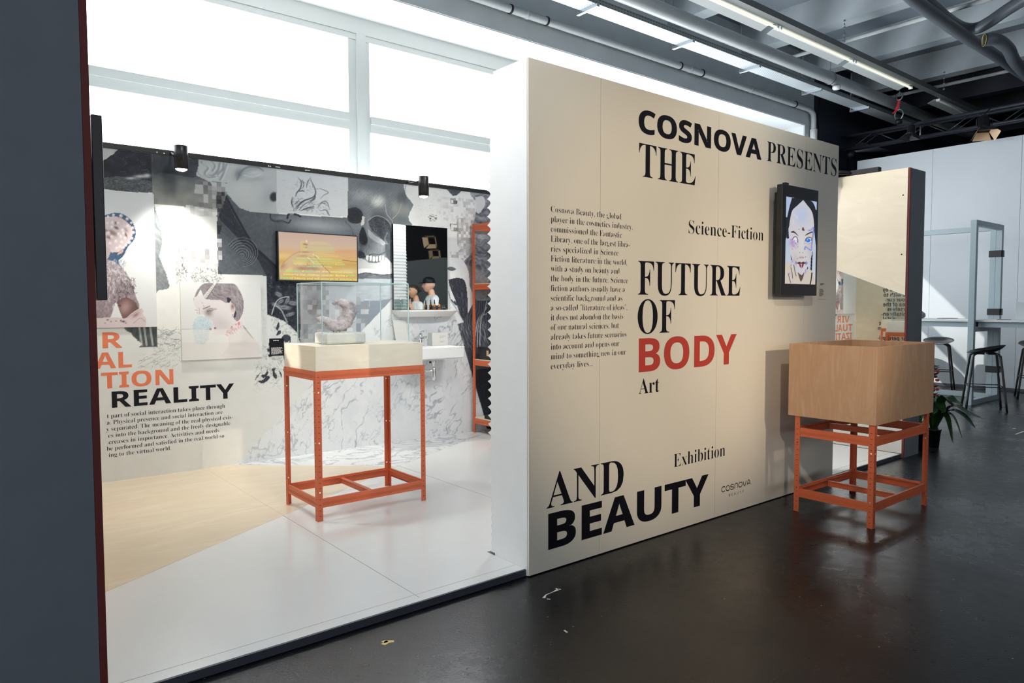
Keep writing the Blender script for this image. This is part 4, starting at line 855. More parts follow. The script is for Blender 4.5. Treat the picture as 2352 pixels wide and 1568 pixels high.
def paint_bob(p):
    c = lambda u, v: (410+u/7.84, 640+v/7.84); P = lambda *pts: [c(*q) for q in pts]
    p.C[:] = (226, 229, 230)
    k = p.fill(p.poly(P((300, 330), (420, 300), (560, 330), (800, 380), (960, 420), (1000, 620), (1060, 770), (1140, 790), (1160, 840), (1300, 1000), (1440, 1180), (1450, 1390), (800, 1420), (820, 1320), (900, 1220), (900, 1050), (860, 1010), (640, 1010), (640, 900), (600, 760), (500, 700), (440, 640), (380, 650), (330, 560), (270, 420)), 4), (222, 218, 220)); p.grain(k, 3, .1)
    p.blob(*c(760, 800), 26, 18, (198, 194, 200), .8, .5, 1, k); p.blob(*c(540, 610), 9, 8, (120, 108, 112), .75, .5, 1, k); p.blob(*c(1080, 1180), 26, 7, (196, 192, 194), .8, -.2, 1, k)
    H = (150, 142, 148)
    k = p.fill(p.poly(P((285, 340), (330, 220), (420, 110), (520, 72), (680, 78), (980, 80), (1080, 180), (1150, 320), (1176, 450), (1160, 600), (1110, 720), (1060, 765), (1000, 720), (960, 640), (1010, 640), (1000, 560), (960, 480), (930, 400), (860, 440), (760, 385), (640, 380), (500, 365), (450, 320), (400, 200), (340, 300)), 4), H); p.grain(k, 16, .2, 3, 5, 1, .5)
    p.strokes(120, *c(520, 100), *c(940, 380), 20, .35, (94, 88, 98), .55, 1, .15, 3, .15, k); p.strokes(120, *c(900, 120), *c(1170, 740), 26, 1.25, (100, 94, 102), .5, 1, .12, 4, .15, k); p.strokes(80, *c(560, 120), *c(1150, 700), 22, .9, (206, 200, 204), .5, 1, .3, 6, .15, k)
    p.fill(p.poly(P((880, 330), (950, 370), (910, 430), (880, 420)), 3), (44, 44, 62)); p.fill(p.poly(P((960, 640), (1030, 580), (1040, 660), (1010, 700)), 3), (60, 58, 74))
    p.fill(p.poly(P((640, 75), (690, 80), (500, 360), (440, 320)), 0), (216, 218, 212)); p.line(P((690, 82), (500, 360)), 1.1, (60, 58, 64), .8, 0)
    for i in range(8): a, b = 620-i*21, 110+i*30; p.line(P((a, b), (a+24, b+10)), 1.4, (110, 106, 110), .7, 0)
    p.fill(p.poly(P((940, 420), (1000, 470), (1020, 540), (1000, 640), (960, 620), (950, 520)), 4), (214, 200, 202)); p.blob(*c(975, 500), 4, 6, (120, 86, 88), .8); p.line(P((970, 610), (990, 670)), 2, (236, 238, 240), .9, 0)
    p.line(P((445, 540), (500, 520), (560, 495)), 2.6, (110, 98, 92), .75); p.line(P((510, 575), (560, 535), (640, 540), (690, 550)), 1.8, (150, 116, 112), .8); p.line(P((520, 590), (580, 560), (640, 560)), 1.6, (70, 62, 66), .9); p.ell(*c(585, 572), 3.2, 2.3, (92, 90, 96)); p.ell(*c(588, 570), 1, .9, (240, 240, 240))
    k = p.poly(P((300, 720), (380, 670), (500, 700), (600, 780), (620, 860), (560, 930), (540, 1060), (480, 1170), (340, 1170), (280, 1060), (260, 900), (270, 780)), 5); p.fill(k, (190, 214, 222), .75); p.grain(k, 14, .3, 4, 9)
    r = np.random.default_rng(5)
    for _ in range(70): a, b = r.uniform(280, 580), r.uniform(720, 1160); p.blob(*c(a, b), .7, 1.1, (130, 172, 190), .5)
    p.line(P((50, 908), (540, 908)), .7, (150, 150, 156), .7, 0); p.blob(*c(575, 908), 3, 3.4, (190, 150, 160), .9, 0, 2); p.blob(*c(575, 908), 2.6, .8, (70, 60, 66), .9); p.blob(*c(660, 888), 2.4, 1.8, (120, 34, 26), .95)
    for pts in (P((300, 560), (340, 570)), P((330, 600), (345, 620)), P((370, 520), (380, 640)), P((420, 430), (440, 440)), P((270, 380), (280, 350)), P((450, 480), (460, 510))): p.line(pts, 1.4, (150, 144, 146), .7, 0)
    k = p.poly(P((815, 985), (900, 900), (1110, 750), (1150, 780), (1130, 880), (1000, 990), (880, 1045)), 3); p.fill(k, (226, 216, 218)); p.strokes(60, *c(830, 760), *c(1140, 1030), 7, 1.1, (196, 70, 74), .8, 1.5, .2, 11, .1, k); p.strokes(30, *c(900, 800), *c(1040, 1000), 7, 1.0, (96, 72, 96), .6, 1.1, .2, 12, .1, k)
    p.line(P((1160, 840), (1250, 960), (1350, 1080)), 3.4, (130, 132, 124), .9, 6, 1.5, None, True)
    p.fill(p.box(*c(40, 910), *c(1420, 1150)), (236, 236, 232), .45)
    p.fill(p.box(*c(40, 1150), *c(1460, 1440)), (220, 218, 214), .4)
panel_print('portrait_print', 'pale glossy square portrait of a figure with a grey bob above the lettering', 1.462, 2.084, .908, 1.514, YM-.022, .0205, paint_bob)

# ------------------------------------------------------------------ screens
def paint_tv(p):
    c = lambda u, v: (600+u/9.8, 500+v/9.8); P = lambda *pts: [c(*q) for q in pts]
    v = (p.v.max()-p.v)/p.v.max(); stops = [(0, (206, 176, 160)), (.3, (214, 186, 158)), (.45, (226, 176, 120)), (.55, (226, 186, 106)), (.62, (214, 168, 92)), (.8, (222, 190, 110)), (1, (216, 176, 100))]
    for ch in range(3): p.C[:, ch] = np.interp(v, [s[0] for s in stops], [s[1][ch] for s in stops])
    for a, b, rx, ry, col in ((500, 850, 20, 6, (240, 214, 140)), (1900, 760, 30, 5, (228, 160, 100)), (1950, 1200, 30, 5, (236, 216, 170)), (560, 1150, 26, 10, (240, 218, 150))): p.blob(*c(a, b), rx, ry, col, .7)
    p.line(P((1830, 950), (2000, 975), (2160, 990)), 1.6, (150, 96, 70), .8)
    S1, S2 = (220, 188, 140), (172, 124, 104)
    k = p.fill(p.poly(P((880, 760), (800, 800), (690, 840), (590, 930), (470, 1040), (430, 1120), (430, 1330), (480, 1330), (500, 1240), (640, 1110), (700, 1080), (700, 1180), (760, 1300), (1500, 1330), (1560, 1240), (1400, 1090), (1280, 960), (1180, 830), (1080, 780)), 3), S1)
    p.blob(*c(480, 1090), 9, 6, S2, .6, -.7, 1, k); p.blob(*c(930, 1140), 14, 4, S2, .8, .1, 1, k); p.blob(*c(1180, 1140), 14, 4, S2, .7, .1, 1, k); p.blob(*c(950, 850), 12, 3, S2, .5, 0, 1, k); p.blob(*c(1080, 1000), 7, 12, S2, .6, .5, 1, k); p.line(P((1180, 830), (1280, 960), (1400, 1090), (1560, 1250)), 1.4, (150, 96, 76), .7); p.line(P((880, 760), (700, 840), (470, 1040)), 1.2, (170, 120, 100), .6)
    k = p.fill(p.poly(P((870, 640), (875, 560), (930, 515), (1000, 510), (1050, 545), (1060, 600), (1050, 660), (1030, 730), (1010, 790), (930, 790), (890, 740)), 4), (224, 194, 138)); p.blob(*c(985, 595), 4, 1.8, (120, 84, 80), .8, .1, 1, k); p.blob(*c(1030, 605), 2.4, 1.4, (130, 90, 84), .7); p.blob(*c(1015, 665), 3, 1.4, (150, 96, 90), .7); p.blob(*c(980, 770), 9, 2, S2, .8, 0, 1); p.blob(*c(1022, 525), 1.8, 2, (250, 246, 255), .95)
    for pts in (P((1050, 890), (1110, 950), (1190, 1020)), P((1230, 850), (1290, 900)), P((1170, 820), (1195, 845))): p.line(pts, 2, (246, 240, 250), .85)
    r = np.random.default_rng(8)
    for yb, x0, x1, col in ((545, 1100, 1480, (232, 210, 130)), (570, 1090, 1520, (232, 210, 130)), (595, 1060, 1560, (232, 210, 130)), (655, 1000, 1620, (190, 226, 130)), (680, 1160, 1620, (224, 216, 120)), (712, 940, 1640, (190, 226, 140)), (738, 960, 1640, (226, 214, 124)), (765, 1240, 1660, (226, 214, 124)), (790, 1180, 1440, (226, 214, 124)), (812, 870, 1640, (236, 220, 120)), (838, 860, 1740, (236, 220, 120)), (862, 1060, 1750, (236, 220, 120)), (882, 1240, 1510, (170, 230, 140)), (918, 800, 1590, (236, 224, 120)), (948, 790, 1810, (170, 232, 140)), (985, 720, 1820, (236, 224, 120)), (1018, 740, 1870, (236, 224, 120))):
        x_ = x0
        while x_ < x1:
            w_ = r.uniform(30, 90); p.line(P((x_, yb+(x_-1200)*.03), (min(x1, x_+w_), yb+(x_+w_-1200)*.03)), 1.3 if yb < 900 else 1.9, col, .75, 0); x_ += w_+14
M['txty'] = emis('yellow_screen_text', (250, 236, 130), .95); M['txtg'] = emis('green_screen_text', (140, 244, 160), .9)
def tv_wall():
    y = 5.842; A = at(637, 529, 'y', y); B = at(821.5, 541, 'y', y); Cc = at(641, 645.5, 'y', y); x0, x1, z1, z0 = A[0], B[0], A[2], Cc[2]
    t = thing('wall_screen', 'lit landscape screen with an orange figure picture on the mural', 'screen', ((x0+x1)/2, 5.88, z0))
    box((x0, y+.001, z0), (x1, y+.04, z1)).build('housing', M['black'], t, .002)
    box((x0+.2, y+.04, z0+.1), (x1-.2, YM-.002, z1-.1)).build('bracket', M['blackmatt'], t)
    bz = .0095; p = Print((x0+bz, y, z0+bz+.004), (1, 0, 0), (0, 0, 1), x1-x0-2*bz, z1-z0-2*bz-.004, .0035); paint_tv(p); s = p.build('picture', M['screen'], t)
    pl_ = lambda u, z: (u, y-.0008, z)
    def ln(text, xl, yl, xr, cap): a = at(600+xl/9.8, 500+yl/9.8, 'y', y); b = at(600+xr/9.8, 500+yl/9.8, 'y', y); return fit(text, 'plain', a[0], b[0], a[2], cap, .006, 1, .15)
    L = [ln('of', 905, 1215, 965, .0165), ln('are often centered around', 1225, 1222, 2050, .0165), ln('concerns that children consider Barbie a', 500, 1288, 1940, .018), ln('of beauty and will attempt to emulate he', 640, 1375, 2145, .0195), ln('highlighting the', 720, 1040, 1130, .0105), ln('of', 1660, 1062, 1700, .0105), ln('in society.', 1340, 1110, 1600, .012)]
    G = [ln('Criticisms', 548, 1212, 880, .0165), ln('Barbie', 985, 1218, 1200, .0165), ln('role', 1960, 1312, 2085, .018), ln('model', 432, 1368, 632, .0195), ln('dangerous nature', 1150, 1052, 1640, .0105), ln('beauty', 1720, 1066, 1885, .0105), ln('standards', 1020, 1104, 1320, .012)]
    letter_mesh(L, pl_, M['txty'], 'screen_text', t); letter_mesh(G, pl_, M['txtg'], 'screen_text', t)
tv_wall()
def paint_face(p):
    c = lambda u, v: (1780+u/4.9, 400+v/4.9); P = lambda *pts: [c(*q) for q in pts]
    p.C[:] = (178, 198, 230); t = np.clip((p.Y-450)/200, 0, 1)[:, None]; p.C = p.C*(1-t)+np.array((206, 214, 224))*t
    HR = (14, 16, 30)
    p.fill(p.poly(P((190, 270), (210, 265), (380, 290), (440, 340), (470, 460), (480, 620), (480, 960), (468, 860), (455, 760), (440, 620), (430, 500), (415, 430), (360, 350), (318, 300), (310, 300), (260, 350), (200, 400), (175, 480), (165, 560), (150, 620), (130, 700), (112, 740), (118, 560), (140, 470), (160, 380)), 4), HR)
    for i in range(9): p.ell(*c(128+i*2, 500+i*26), 3, 3.4, HR); p.ell(*c(466+i*.6, 420+i*32), 3, 4, HR)
    for i in range(10): p.ell(*c(416-i*1.6, 880+i*36), 2, 4.4, HR)
    p.fill(p.poly(P((180, 900), (192, 940), (186, 970), (180, 950)), 3), HR); p.fill(p.poly(P((365, 1020), (372, 1060), (360, 1070)), 3), HR)
    k = p.fill(p.poly(P((107, 1010), (180, 985), (240, 1100), (345, 1080), (420, 1090), (450, 1180), (450, 1240), (107, 1232)), 4), (216, 206, 192))
    k = p.fill(p.poly(P((318, 290), (360, 345), (415, 420), (436, 520), (440, 640), (436, 760), (420, 880), (390, 990), (345, 1080), (300, 1135), (262, 1110), (215, 1020), (178, 900), (164, 760), (160, 620), (172, 500), (205, 400), (260, 345), (308, 300)), 5), (216, 212, 214))
    p.blob(*c(300, 460), 20, 24, (190, 202, 232), .9, 0, 1, k); p.blob(*c(220, 980), 8, 16, (196, 186, 180), .6, 0, 1, k); p.blob(*c(400, 860), 7, 24, (196, 186, 184), .5, 0, 1, k); p.blob(*c(300, 780), 6, 22, (228, 224, 226), .6, 0, 1, k)
    p.fill(p.poly(P((178, 648), (215, 640), (262, 690), (258, 692), (215, 660), (182, 656)), 3), (36, 28, 32)); p.fill(p.poly(P((336, 692), (365, 665), (415, 645), (425, 655), (380, 672), (345, 690)), 3), (36, 28, 32))
    p.ell(*c(232, 735), 6.6, 6, (246, 246, 250)); p.line(P((195, 735), (215, 708), (240, 705), (258, 740), (255, 765)), 1.6, (40, 26, 36), .9); p.blob(*c(195, 770), 7, 8, (178, 140, 206), .75, .4); r = np.random.default_rng(2)
    for _ in range(26): a, b = r.uniform(168, 262), r.uniform(730, 850); p.blob(*c(a, b), .9, 1.1, (160, 110, 196), .7)
    p.ell(*c(372, 745), 8.5, 6.6, (232, 226, 232)); p.ell(*c(372, 744), 5, 4.6, (40, 120, 232)); p.ell(*c(366, 738), 1.6, 1.4, (170, 206, 255)); p.line(P((340, 755), (352, 722), (385, 710), (415, 722), (405, 745)), 1.6, (46, 26, 40), .9); p.line(P((345, 770), (375, 785), (405, 765)), 1, (150, 120, 140), .7)
    p.line(P((380, 630), (400, 632), (425, 605), (436, 612), (425, 700), (415, 790), (410, 852), (380, 840), (345, 815), (335, 845)), 3.2, (136, 140, 214), .95, 6, 1); p.line(P((384, 627), (404, 628), (424, 602)), 1, (190, 196, 246), .9); p.line(P((418, 790), (412, 846), (382, 834), (348, 810)), 1, (190, 196, 246), .9)
    for a, b, rr in ((316, 620, 2.6), (316, 605, 1.6), (325, 628, 1.6), (272, 622, .8), (278, 880, .7), (312, 882, .7), (254, 948, .7), (345, 930, .7), (268, 775, .6), (332, 778, .6)): p.ell(*c(a, b), rr, rr*1.2, (110, 58, 66) if rr > 1 else (50, 40, 50))
    p.blob(*c(300, 935), 5, 2.6, (196, 160, 154), .9); p.blob(*c(284, 938), 1.6, .9, (120, 80, 78), .8); p.blob(*c(318, 938), 1.6, .9, (120, 80, 78), .8)
    p.fill(p.poly(P((240, 1000), (275, 985), (298, 992), (322, 985), (352, 1000), (318, 1010), (298, 1006), (270, 1010)), 3), (96, 20, 40)); p.fill(p.poly(P((272, 1012), (298, 1012), (324, 1012), (316, 1040), (298, 1058), (280, 1042)), 3), (128, 36, 60)); p.line(P((244, 1000), (298, 1006), (350, 1000)), 1, (30, 8, 18), .9)
    p.line(P((298, 1010), (296, 1060), (292, 1110), (288, 1180)), 2, (206, 190, 226), .9); 
    for a, b in ((236, 990), (236, 1003), (352, 988), (360, 1000), (350, 1014)): p.blob(*c(a, b), 1.8, 1.8, (120, 116, 196), .85)
    k = p.poly(P((255, 1100), (300, 1135), (328, 1100), (318, 1160), (292, 1208), (275, 1170)), 3); p.fill(k, (84, 58, 46), .9)
    for pts in (P((180, 1050), (192, 1110), (200, 1170)), P((212, 1020), (225, 1090), (238, 1145)), P((150, 1120), (165, 1180), (176, 1222))): p.line(pts, 1.6, (70, 52, 60), .8)
    for a, b in ((195, 980), (180, 1025), (160, 1120), (342, 1105), (345, 1080)): p.blob(*c(a, b), 1.4, 3, (160, 130, 214), .8, .4)
    p.line(P((416, 1110), (408, 1180), (396, 1236)), 2.6, HR, .95)
    for a, b in ((225, 460), (245, 490), (205, 520), (210, 545), (250, 480)): p.blob(*c(a, b), 1.6, 2.2, (232, 236, 246), .6)
def tv_tall():
    y = YW-.10; x0, x1, z0, z1 = 4.281, 4.741, 1.3915, 2.1125
    t = thing('wall_screen', 'lit portrait screen with a close-up painted face on the cream wall', 'screen', (4.51, YW-.05, z0))
    box((x0, y+.001, z0), (x1, y+.042, z1)).build('bezel', M['black'], t, .004, 3)
    box((x0+.03, y+.043, z0+.012), (x1-.025, y+.075, z1-.045)).build('housing', M['blackmatt'], t, .003)
    box((x0+.08, y+.0755, z0+.1), (x1-.08, YW-.001, z1-.15)).build('bracket', M['blackmatt'], t)
    box((x0+.045, y+.008, z1), (x0+.085, y+.03, z1+.014)).build('sensor', M['black'], t)
    for k in range(3): q = z0+.30+k*.075; box((x0+.0291, y+.05, q), (x0+.03, y+.056, q+.055 if k < 2 else q+.03)).build('port', M['dot'], t)
    A = at(1780+128/4.9, 400+250/4.9, 'y', y); B = at(1780+462/4.9, 400+780/4.9, 'y', y); D = at(1780+107/4.9, 400+1230/4.9, 'y', y)
    p = Print((A[0], y, D[2]), (1, 0, 0), (0, 0, 1), B[0]-A[0], A[2]-D[2], .003); paint_face(p); p.build('picture', M['screen'], t)
tv_tall()
t = thing('wall_screen', 'thin black screen seen edge-on beside the red-brown board edge', 'screen', (.44, 3.25, 1.35))
box((.462, 3.03, 1.352), (.498, 3.47, 2.036)).build('housing', M['black'], t, .003); box((.3945, 3.15, 1.5), (.462, 3.35, 1.9)).build('bracket', M['blackmatt'], t)
M['darkscreen'] = emis('dim_screen', (90, 100, 120), .5); box((.4981, 3.04, 1.362), (.4987, 3.46, 2.026)).build('picture', M['darkscreen'], t)
# ------------------------------------------------------------------ caption plates
def bars(mb, x0, x1, z0, z1, n, y, fill=.55, seed=0):
    r = np.random.default_rng(seed); h = (z1-z0)/n
    for i in range(n):
        z = z1-(i+1)*h; x = x0; xe = x1-(r.uniform(0, .25) if i < n-1 else .4)*(x1-x0)
        while x < xe:
            w_ = r.uniform(.06, .2)*(x1-x0); mb.box((x, y-.0004, z), (min(xe, x+w_), y, z+h*fill)); x += w_+.035*(x1-x0)
t = thing('caption_plate', 'small black caption plate on the mural left of the plinth box', 'caption', (2.21, YM-.006, .91))
box((2.153, YM-.008, .913), (2.276, YM-.0015, 1.058)).build('plate', M['ink'], t)
mb = MB(); bars(mb, 2.185, 2.262, 1.037, 1.046, 1, YM-.0081, .9, 1); bars(mb, 2.166, 2.266, .925, .985, 9, YM-.0081, .55, 2); mb.build('print', M['dot'], t)
A = at(1877.5, 643, 'y', YW-.003); B = at(1896, 686.5, 'y', YW-.003)
t = thing('caption_plate', 'small pale caption plate beside the portrait screen on the cream wall', 'caption', ((A[0]+B[0])/2, YW-.003, B[2]))
box((A[0], YW-.006, B[2]), (B[0], YW-.0005, A[2])).build('plate', M['cream'], t)
mb = MB(); w_ = B[0]-A[0]; bars(mb, A[0]+.3*w_, A[0]+.78*w_, A[2]-.035, A[2]-.02, 2, YW-.0061, .7, 3); bars(mb, A[0]+.2*w_, A[0]+.75*w_, B[2]+.02, A[2]-.06, 10, YW-.0061, .55, 4); mb.build('print', M['ink'], t)

# =================================================================== BATHROOM CORNER ON THE MURAL
t = thing('bathroom_mirror', 'tall bathroom mirror on the mural showing two people and the dark hall', 'mirror', (3.63, 5.87, 1.29))
MX0, MX1, MZ0, MZ1 = 3.325, 3.930, 1.292, 2.092
box((MX0, 5.872, MZ0), (MX1, 5.8985, MZ1)).build('backing', M['blackmatt'], t)
box((MX0+.001, 5.868, MZ0+.001), (MX1-.001, 5.8715, MZ1-.001)).build('mirror_glass', M['mirror'], t)
def halfdisc(x0, x1, yb, yf, n=20, flat=.25):
    P = [(x0, yb)]; 
    for i in range(n+1):
        a = PI*i/n; P.append(((x0+x1)/2-(x1-x0)/2*math.copysign(abs(math.cos(a))**.8, math.cos(a)), yb-(yb-yf)*(flat+(1-flat)*math.sin(a)**.8)))
    return P+[(x1, yb)]
mb = MB(); A_ = halfdisc(3.315, 4.005, 5.8985, 5.745, 24, .5); B_ = halfdisc(3.37, 3.95, 5.8985, 5.80, 24, .4); n = len(A_)
vs = [(x, y, 1.290) for x, y in A_]+[(x, y, 1.277) for x, y in A_]+[(x, y, 1.225) for x, y in B_]
fs = [tuple(range(n))[::-1], tuple(range(2*n, 3*n))]
for l in (0, 1):
    for i in range(n): j = (i+1) % n; fs.append((l*n+i, l*n+j, (l+1)*n+j, (l+1)*n+i))
mb.add(vs, fs); one(mb, 'mirror_shelf', M['porcelain'], 'white rounded shelf under the bathroom mirror', 'shelf', (3.66, 5.87, 1.225))
ZS = 1.2902
M['amber'] = mat('amber_glass', (176, 106, 24), .1, Transmission_Weight=.35); M['droplabel'] = mat('dark_bottle_label', (60, 40, 22), .5)
def dropper(px, label):
    p = at(px, 713, 'y', 5.79); t = thing('dropper_bottle', label, 'bottle', (p[0], 5.79, ZS), 'dropper bottles on the mirror shelf')
    MB().lathe([(.0, 0), (.0125, .001), (.0135, .004), (.0135, .045), (.010, .051), (.006, .054), (.006, .058), (0, .058)], (p[0], 5.79, ZS), 20).build('bottle', M['amber'], t)
    MB().lathe([(.0075, .0585), (.0075, .072), (.005, .074), (.005, .090), (.0035, .097), (0, .098)], (p[0], 5.79, ZS), 16).build('dropper_cap', M['black'], t)
    MB().lathe([(.0138, .012), (.0138, .036)], (p[0], 5.79, ZS), 20).build('label_band', M['droplabel'], t)
dropper(998, 'amber dropper bottle on the mirror shelf, left of the two'); dropper(1009, 'amber dropper bottle on the mirror shelf, right of the two')
def jar(px, y, r, h, label):
    p = at(px, 713, 'y', y); t = thing('cream_jar', label, 'jar', (p[0], y, ZS))
    MB().lathe([(0, 0), (r, .001), (r, h*.7), (0, h*.7)], (p[0], y, ZS), 24).build('jar', M['black'], t)
    MB().lathe([(r*1.03, h*.71), (r*1.03, h), (0, h)], (p[0], y, ZS), 24).build('lid', M['black'], t)
jar(1021, 5.79, .022, .045, 'black cream jar at the right end of the mirror shelf'); jar(1003.5, 5.84, .018, .04, 'smaller black jar behind the two dropper bottles')
M['tumbler'] = glassmat('tumbler_glass', (236, 242, 242))
def tumbler(px, label):
    p = at(px, 713, 'y', 5.80); t = thing('glass_tumbler', label, 'glass', (p[0], 5.80, ZS), None)
    MB().lathe([(0, .003), (.026, .003), (.033, .10), (.0345, .10), (.028, 0), (0, 0)], (p[0], 5.80, ZS), 28).build('glass', M['tumbler'], t); return p[0]
M['pinkbloom'] = mat('pale_pink_bloom', (222, 190, 188), .7)
xg = tumbler(918, 'clear glass tumbler with a thin dried stem on the mirror shelf'); tumbler(932, 'clear empty glass tumbler on the mirror shelf, right of the one with the stem')
t = thing('dried_stem', 'thin dried stem with a pale pink bloom leaning in the left tumbler', 'flower', (xg, 5.80, ZS))
MB().tube([(xg+.02, 5.80, ZS+.006), (xg+.002, 5.80, ZS+.09), (xg-.012, 5.80, ZS+.125)], .0014, 8).build('stem', M['pinkbloom'], t)
mb = MB()
for k in range(6): a = k*PI/3; mb.sphere((xg-.014+.006*math.cos(a), 5.80+.006*math.sin(a), ZS+.13), .006, 8, 6, sc=(1, 1, 1.3))
mb.build('bloom', M['pinkbloom'], t)
# washbasin
t = thing('washbasin', 'white wall-hung washbasin in front of the marble film', 'washbasin', (3.72, 5.7, .83))
BX0, BX1, BYF, BZ0, BZ1 = 3.33, 3.905, 5.53, .83, .942
def rrect(x0, x1, y0, y1, r, n=5): # rounded front corners
    P = [(x0, y1)]; 
    for i in range(n+1): a = PI+PI/2*i/n; P.append((x0+r+r*math.cos(a), y0+r+r*math.sin(a)))
    for i in range(n+1): a = 1.5*PI+PI/2*i/n; P.append((x1-r+r*math.cos(a), y0+r+r*math.sin(a)))
    return P+[(x1, y1)]
mb = MB(); rings = [(rrect(BX0+.015, BX1-.015, BYF+.03, 5.8985, .03), BZ0), (rrect(BX0, BX1, BYF, 5.8985, .03), BZ0+.012), (rrect(BX0, BX1, BYF, 5.8985, .03), BZ1), (rrect(BX0+.022, BX1-.022, BYF+.022, 5.79, .03), BZ1), (rrect(BX0+.05, BX1-.05, BYF+.06, 5.77, .03), BZ1-.08)]
n = len(rings[0][0]); vs = [(x, y, z) for P, z in rings for x, y in P]; fs = [tuple(range(n))[::-1], tuple(range(4*n, 5*n))]
for l in range(4):
    for i in range(n): j = (i+1) % n; fs.append((l*n+i, l*n+j, (l+1)*n+j, (l+1)*n+i))
mb.add(vs, fs, 0); mb.build('basin', M['porcelain'], t, .004)
fx, fy = 3.585, 5.83
f = MB().lathe([(.022, BZ1), (.022, BZ1+.006), (.019, BZ1+.008), (.019, BZ1+.1), (.017, BZ1+.115), (0, BZ1+.117)], (fx, fy, 0), 20)
f.tube([(fx, fy, BZ1+.075), (fx+.01, fy-.06, BZ1+.09), (fx+.012, fy-.105, BZ1+.088), (fx+.012, fy-.11, BZ1+.07)], [.013, .012, .012, .011], 12)
f.tube([(fx, fy, BZ1+.12), (fx, fy-.02, BZ1+.14), (fx+.03, fy-.07, BZ1+.15)], [.012, .01, .006], 10); tag(f.build('tap', M['chrome'], t), 'chrome mixer tap')
sx, sy = 3.625, 5.66
s_ = MB().lathe([(.024, BZ0+.002), (.024, BZ0-.045), (.018, BZ0-.05), (.012, BZ0-.07), (.012, BZ0-.08), (.022, BZ0-.088), (.024, BZ0-.1), (.026, BZ0-.17), (.022, BZ0-.2), (.012, BZ0-.21), (0, BZ0-.21)], (sx, sy, 0), 22)
s_.tube([(sx-.015, sy+.002, BZ0-.115), (sx-.05, sy+.06, BZ0-.112), (sx-.06, sy+.14, BZ0-.112), (sx-.06, 5.898, BZ0-.112)], .013, 12); tag(s_.build('siphon', M['chrome'], t), 'chrome bottle trap and pipe')
MB().lathe([(.010, 0), (.010, .02), (0, .02)], (sx-.032, sy+.02, BZ0-.032), 12, axis='x').build('valve_knob', M['black'], t)
MB().lathe([(.008, -.001), (.006, .001), (0, .001)], (3.70, 5.752, BZ1-.03), 12, axis='y').build('overflow', M['chrome'], t)
t = thing('carton', 'small white printed carton standing on the washbasin', 'carton', (3.79, 5.80, BZ1+.0003))
box((3.715, 5.82, BZ1+.0006), (3.895, 5.892, BZ1+.125)).build('box_body', M['paper'], t, .001)
mb = MB(); bars(mb, 3.80, 3.875, BZ1+.075, BZ1+.10, 3, 5.8196, .45, 8); bars(mb, 3.80, 3.875, BZ1+.03, BZ1+.05, 2, 5.8196, .45, 9); M['greyprint'] = mat('grey_small_print', (196, 198, 198), .6); mb.build('print', M['greyprint'], t)
t = thing('leaflet', 'white printed leaflet leaning on the left end of the washbasin', 'leaflet', (3.42, 5.83, BZ1))
P_ = [at(x, y, 'y', 5.84) for x, y in ((907, 735), (937, 735), (943, 784), (914, 784))]
zl = BZ1+.0006; q = [(P_[3][0], 5.86, zl), (P_[2][0], 5.86, zl), (P_[1][0], 5.885, P_[1][2]), (P_[0][0], 5.885, P_[0][2])]
MB().add(q+[(x, y+.002, z) for x, y, z in q], [(0, 1, 2, 3), (7, 6, 5, 4), (0, 4, 5, 1), (1, 5, 6, 2), (2, 6, 7, 3), (3, 7, 4, 0)]).build('sheet', M['paper'], t)
# orange shelving at the right end of the mural
SX0, SX1, SY0, SY1 = 4.225, 5.15, 5.46, 5.86
lv = [2.09, 1.49, .725, .13]
t = rack('shelving_unit', 'tall orange slotted metal shelving unit right of the bathroom mirror', SX0, SX1, SY0, SY1, ZP+.001, 2.155, lv, [.35, .65, .95, 1.25, 1.75], (False,))
t['category'] = 'shelving'; del t['group']
for z in lv[1:]: tag(box((SX0+.003, SY0+.004, z+.0555), (SX1-.003, SY1-.004, z+.0625)).build('shelf', M['ply'], t), 'pale wooden shelf board')
M['kraft'] = mat('pale_kraft_label', (206, 176, 130), .6)
def dark_box(x0, x1, y0, y1, z, h, label, lab=True):
    t = thing('storage_box', label, 'box', ((x0+x1)/2, (y0+y1)/2, z)); box((x0, y0, z), (x1, y1, z+h)).build('body', M['black'], t, .002)
    if lab: box((x0-.0012, (y0+y1)/2-.035, z+h*.3), (x0-.0002, (y0+y1)/2+.0, z+h*.75)).build('label_plate', M['kraft'], t)
    return t
dark_box(4.25, 4.5, 5.52, 5.80, .7879, .125, 'black box with a pale label on the third shelf of the orange shelving')
dark_box(4.25, 4.5, 5.50, 5.70, .1929, .04, 'flat black box on the lowest shelf of the orange shelving', False)

# =================================================================== HALL SERVICES
one(MB().tube([(HX0, 6.35, 4.66), (11.62, 6.35, 4.66), (11.72, 6.35, 4.645), (11.80, 6.35, 4.59), (11.82, 6.35, 4.5), (11.82, 6.35, 2.4)], .045, 14), 'downpipe', M['pipe'], 'grey pipe clipped along the lintel beam and bending down at its right end', 'pipe', (11.8, 6.35, 4.6))
mp = bpy.data.objects['downpipe']
for x in (2.6, 5.123, 5.667, 8.16, 8.66, 11.2):
    mb = MB(); mb.lathe([(.047, x-.012), (.054, x-.012), (.054, x+.012), (.047, x+.012)], (0, 6.35, 4.66), 18, axis='x'); mb.box((x-.01, 6.40, 4.645), (x+.01, 6.4195, 4.675)); mb.build('clip', M['blackmatt'], mp)
for x in (5.366, 8.387, 9.9): MB().lathe([(.046, x-.02), (.051, x-.018), (.051, x+.018), (.046, x+.02)], (0, 6.35, 4.66), 18, axis='x').build('coupling', M['pipe'], mp)
MB().lathe([(.06, 4.05), (.06, 4.34), (.047, 4.35)], (11.82, 6.35, 0), 18).build('white_sleeve', M['white'], mp)
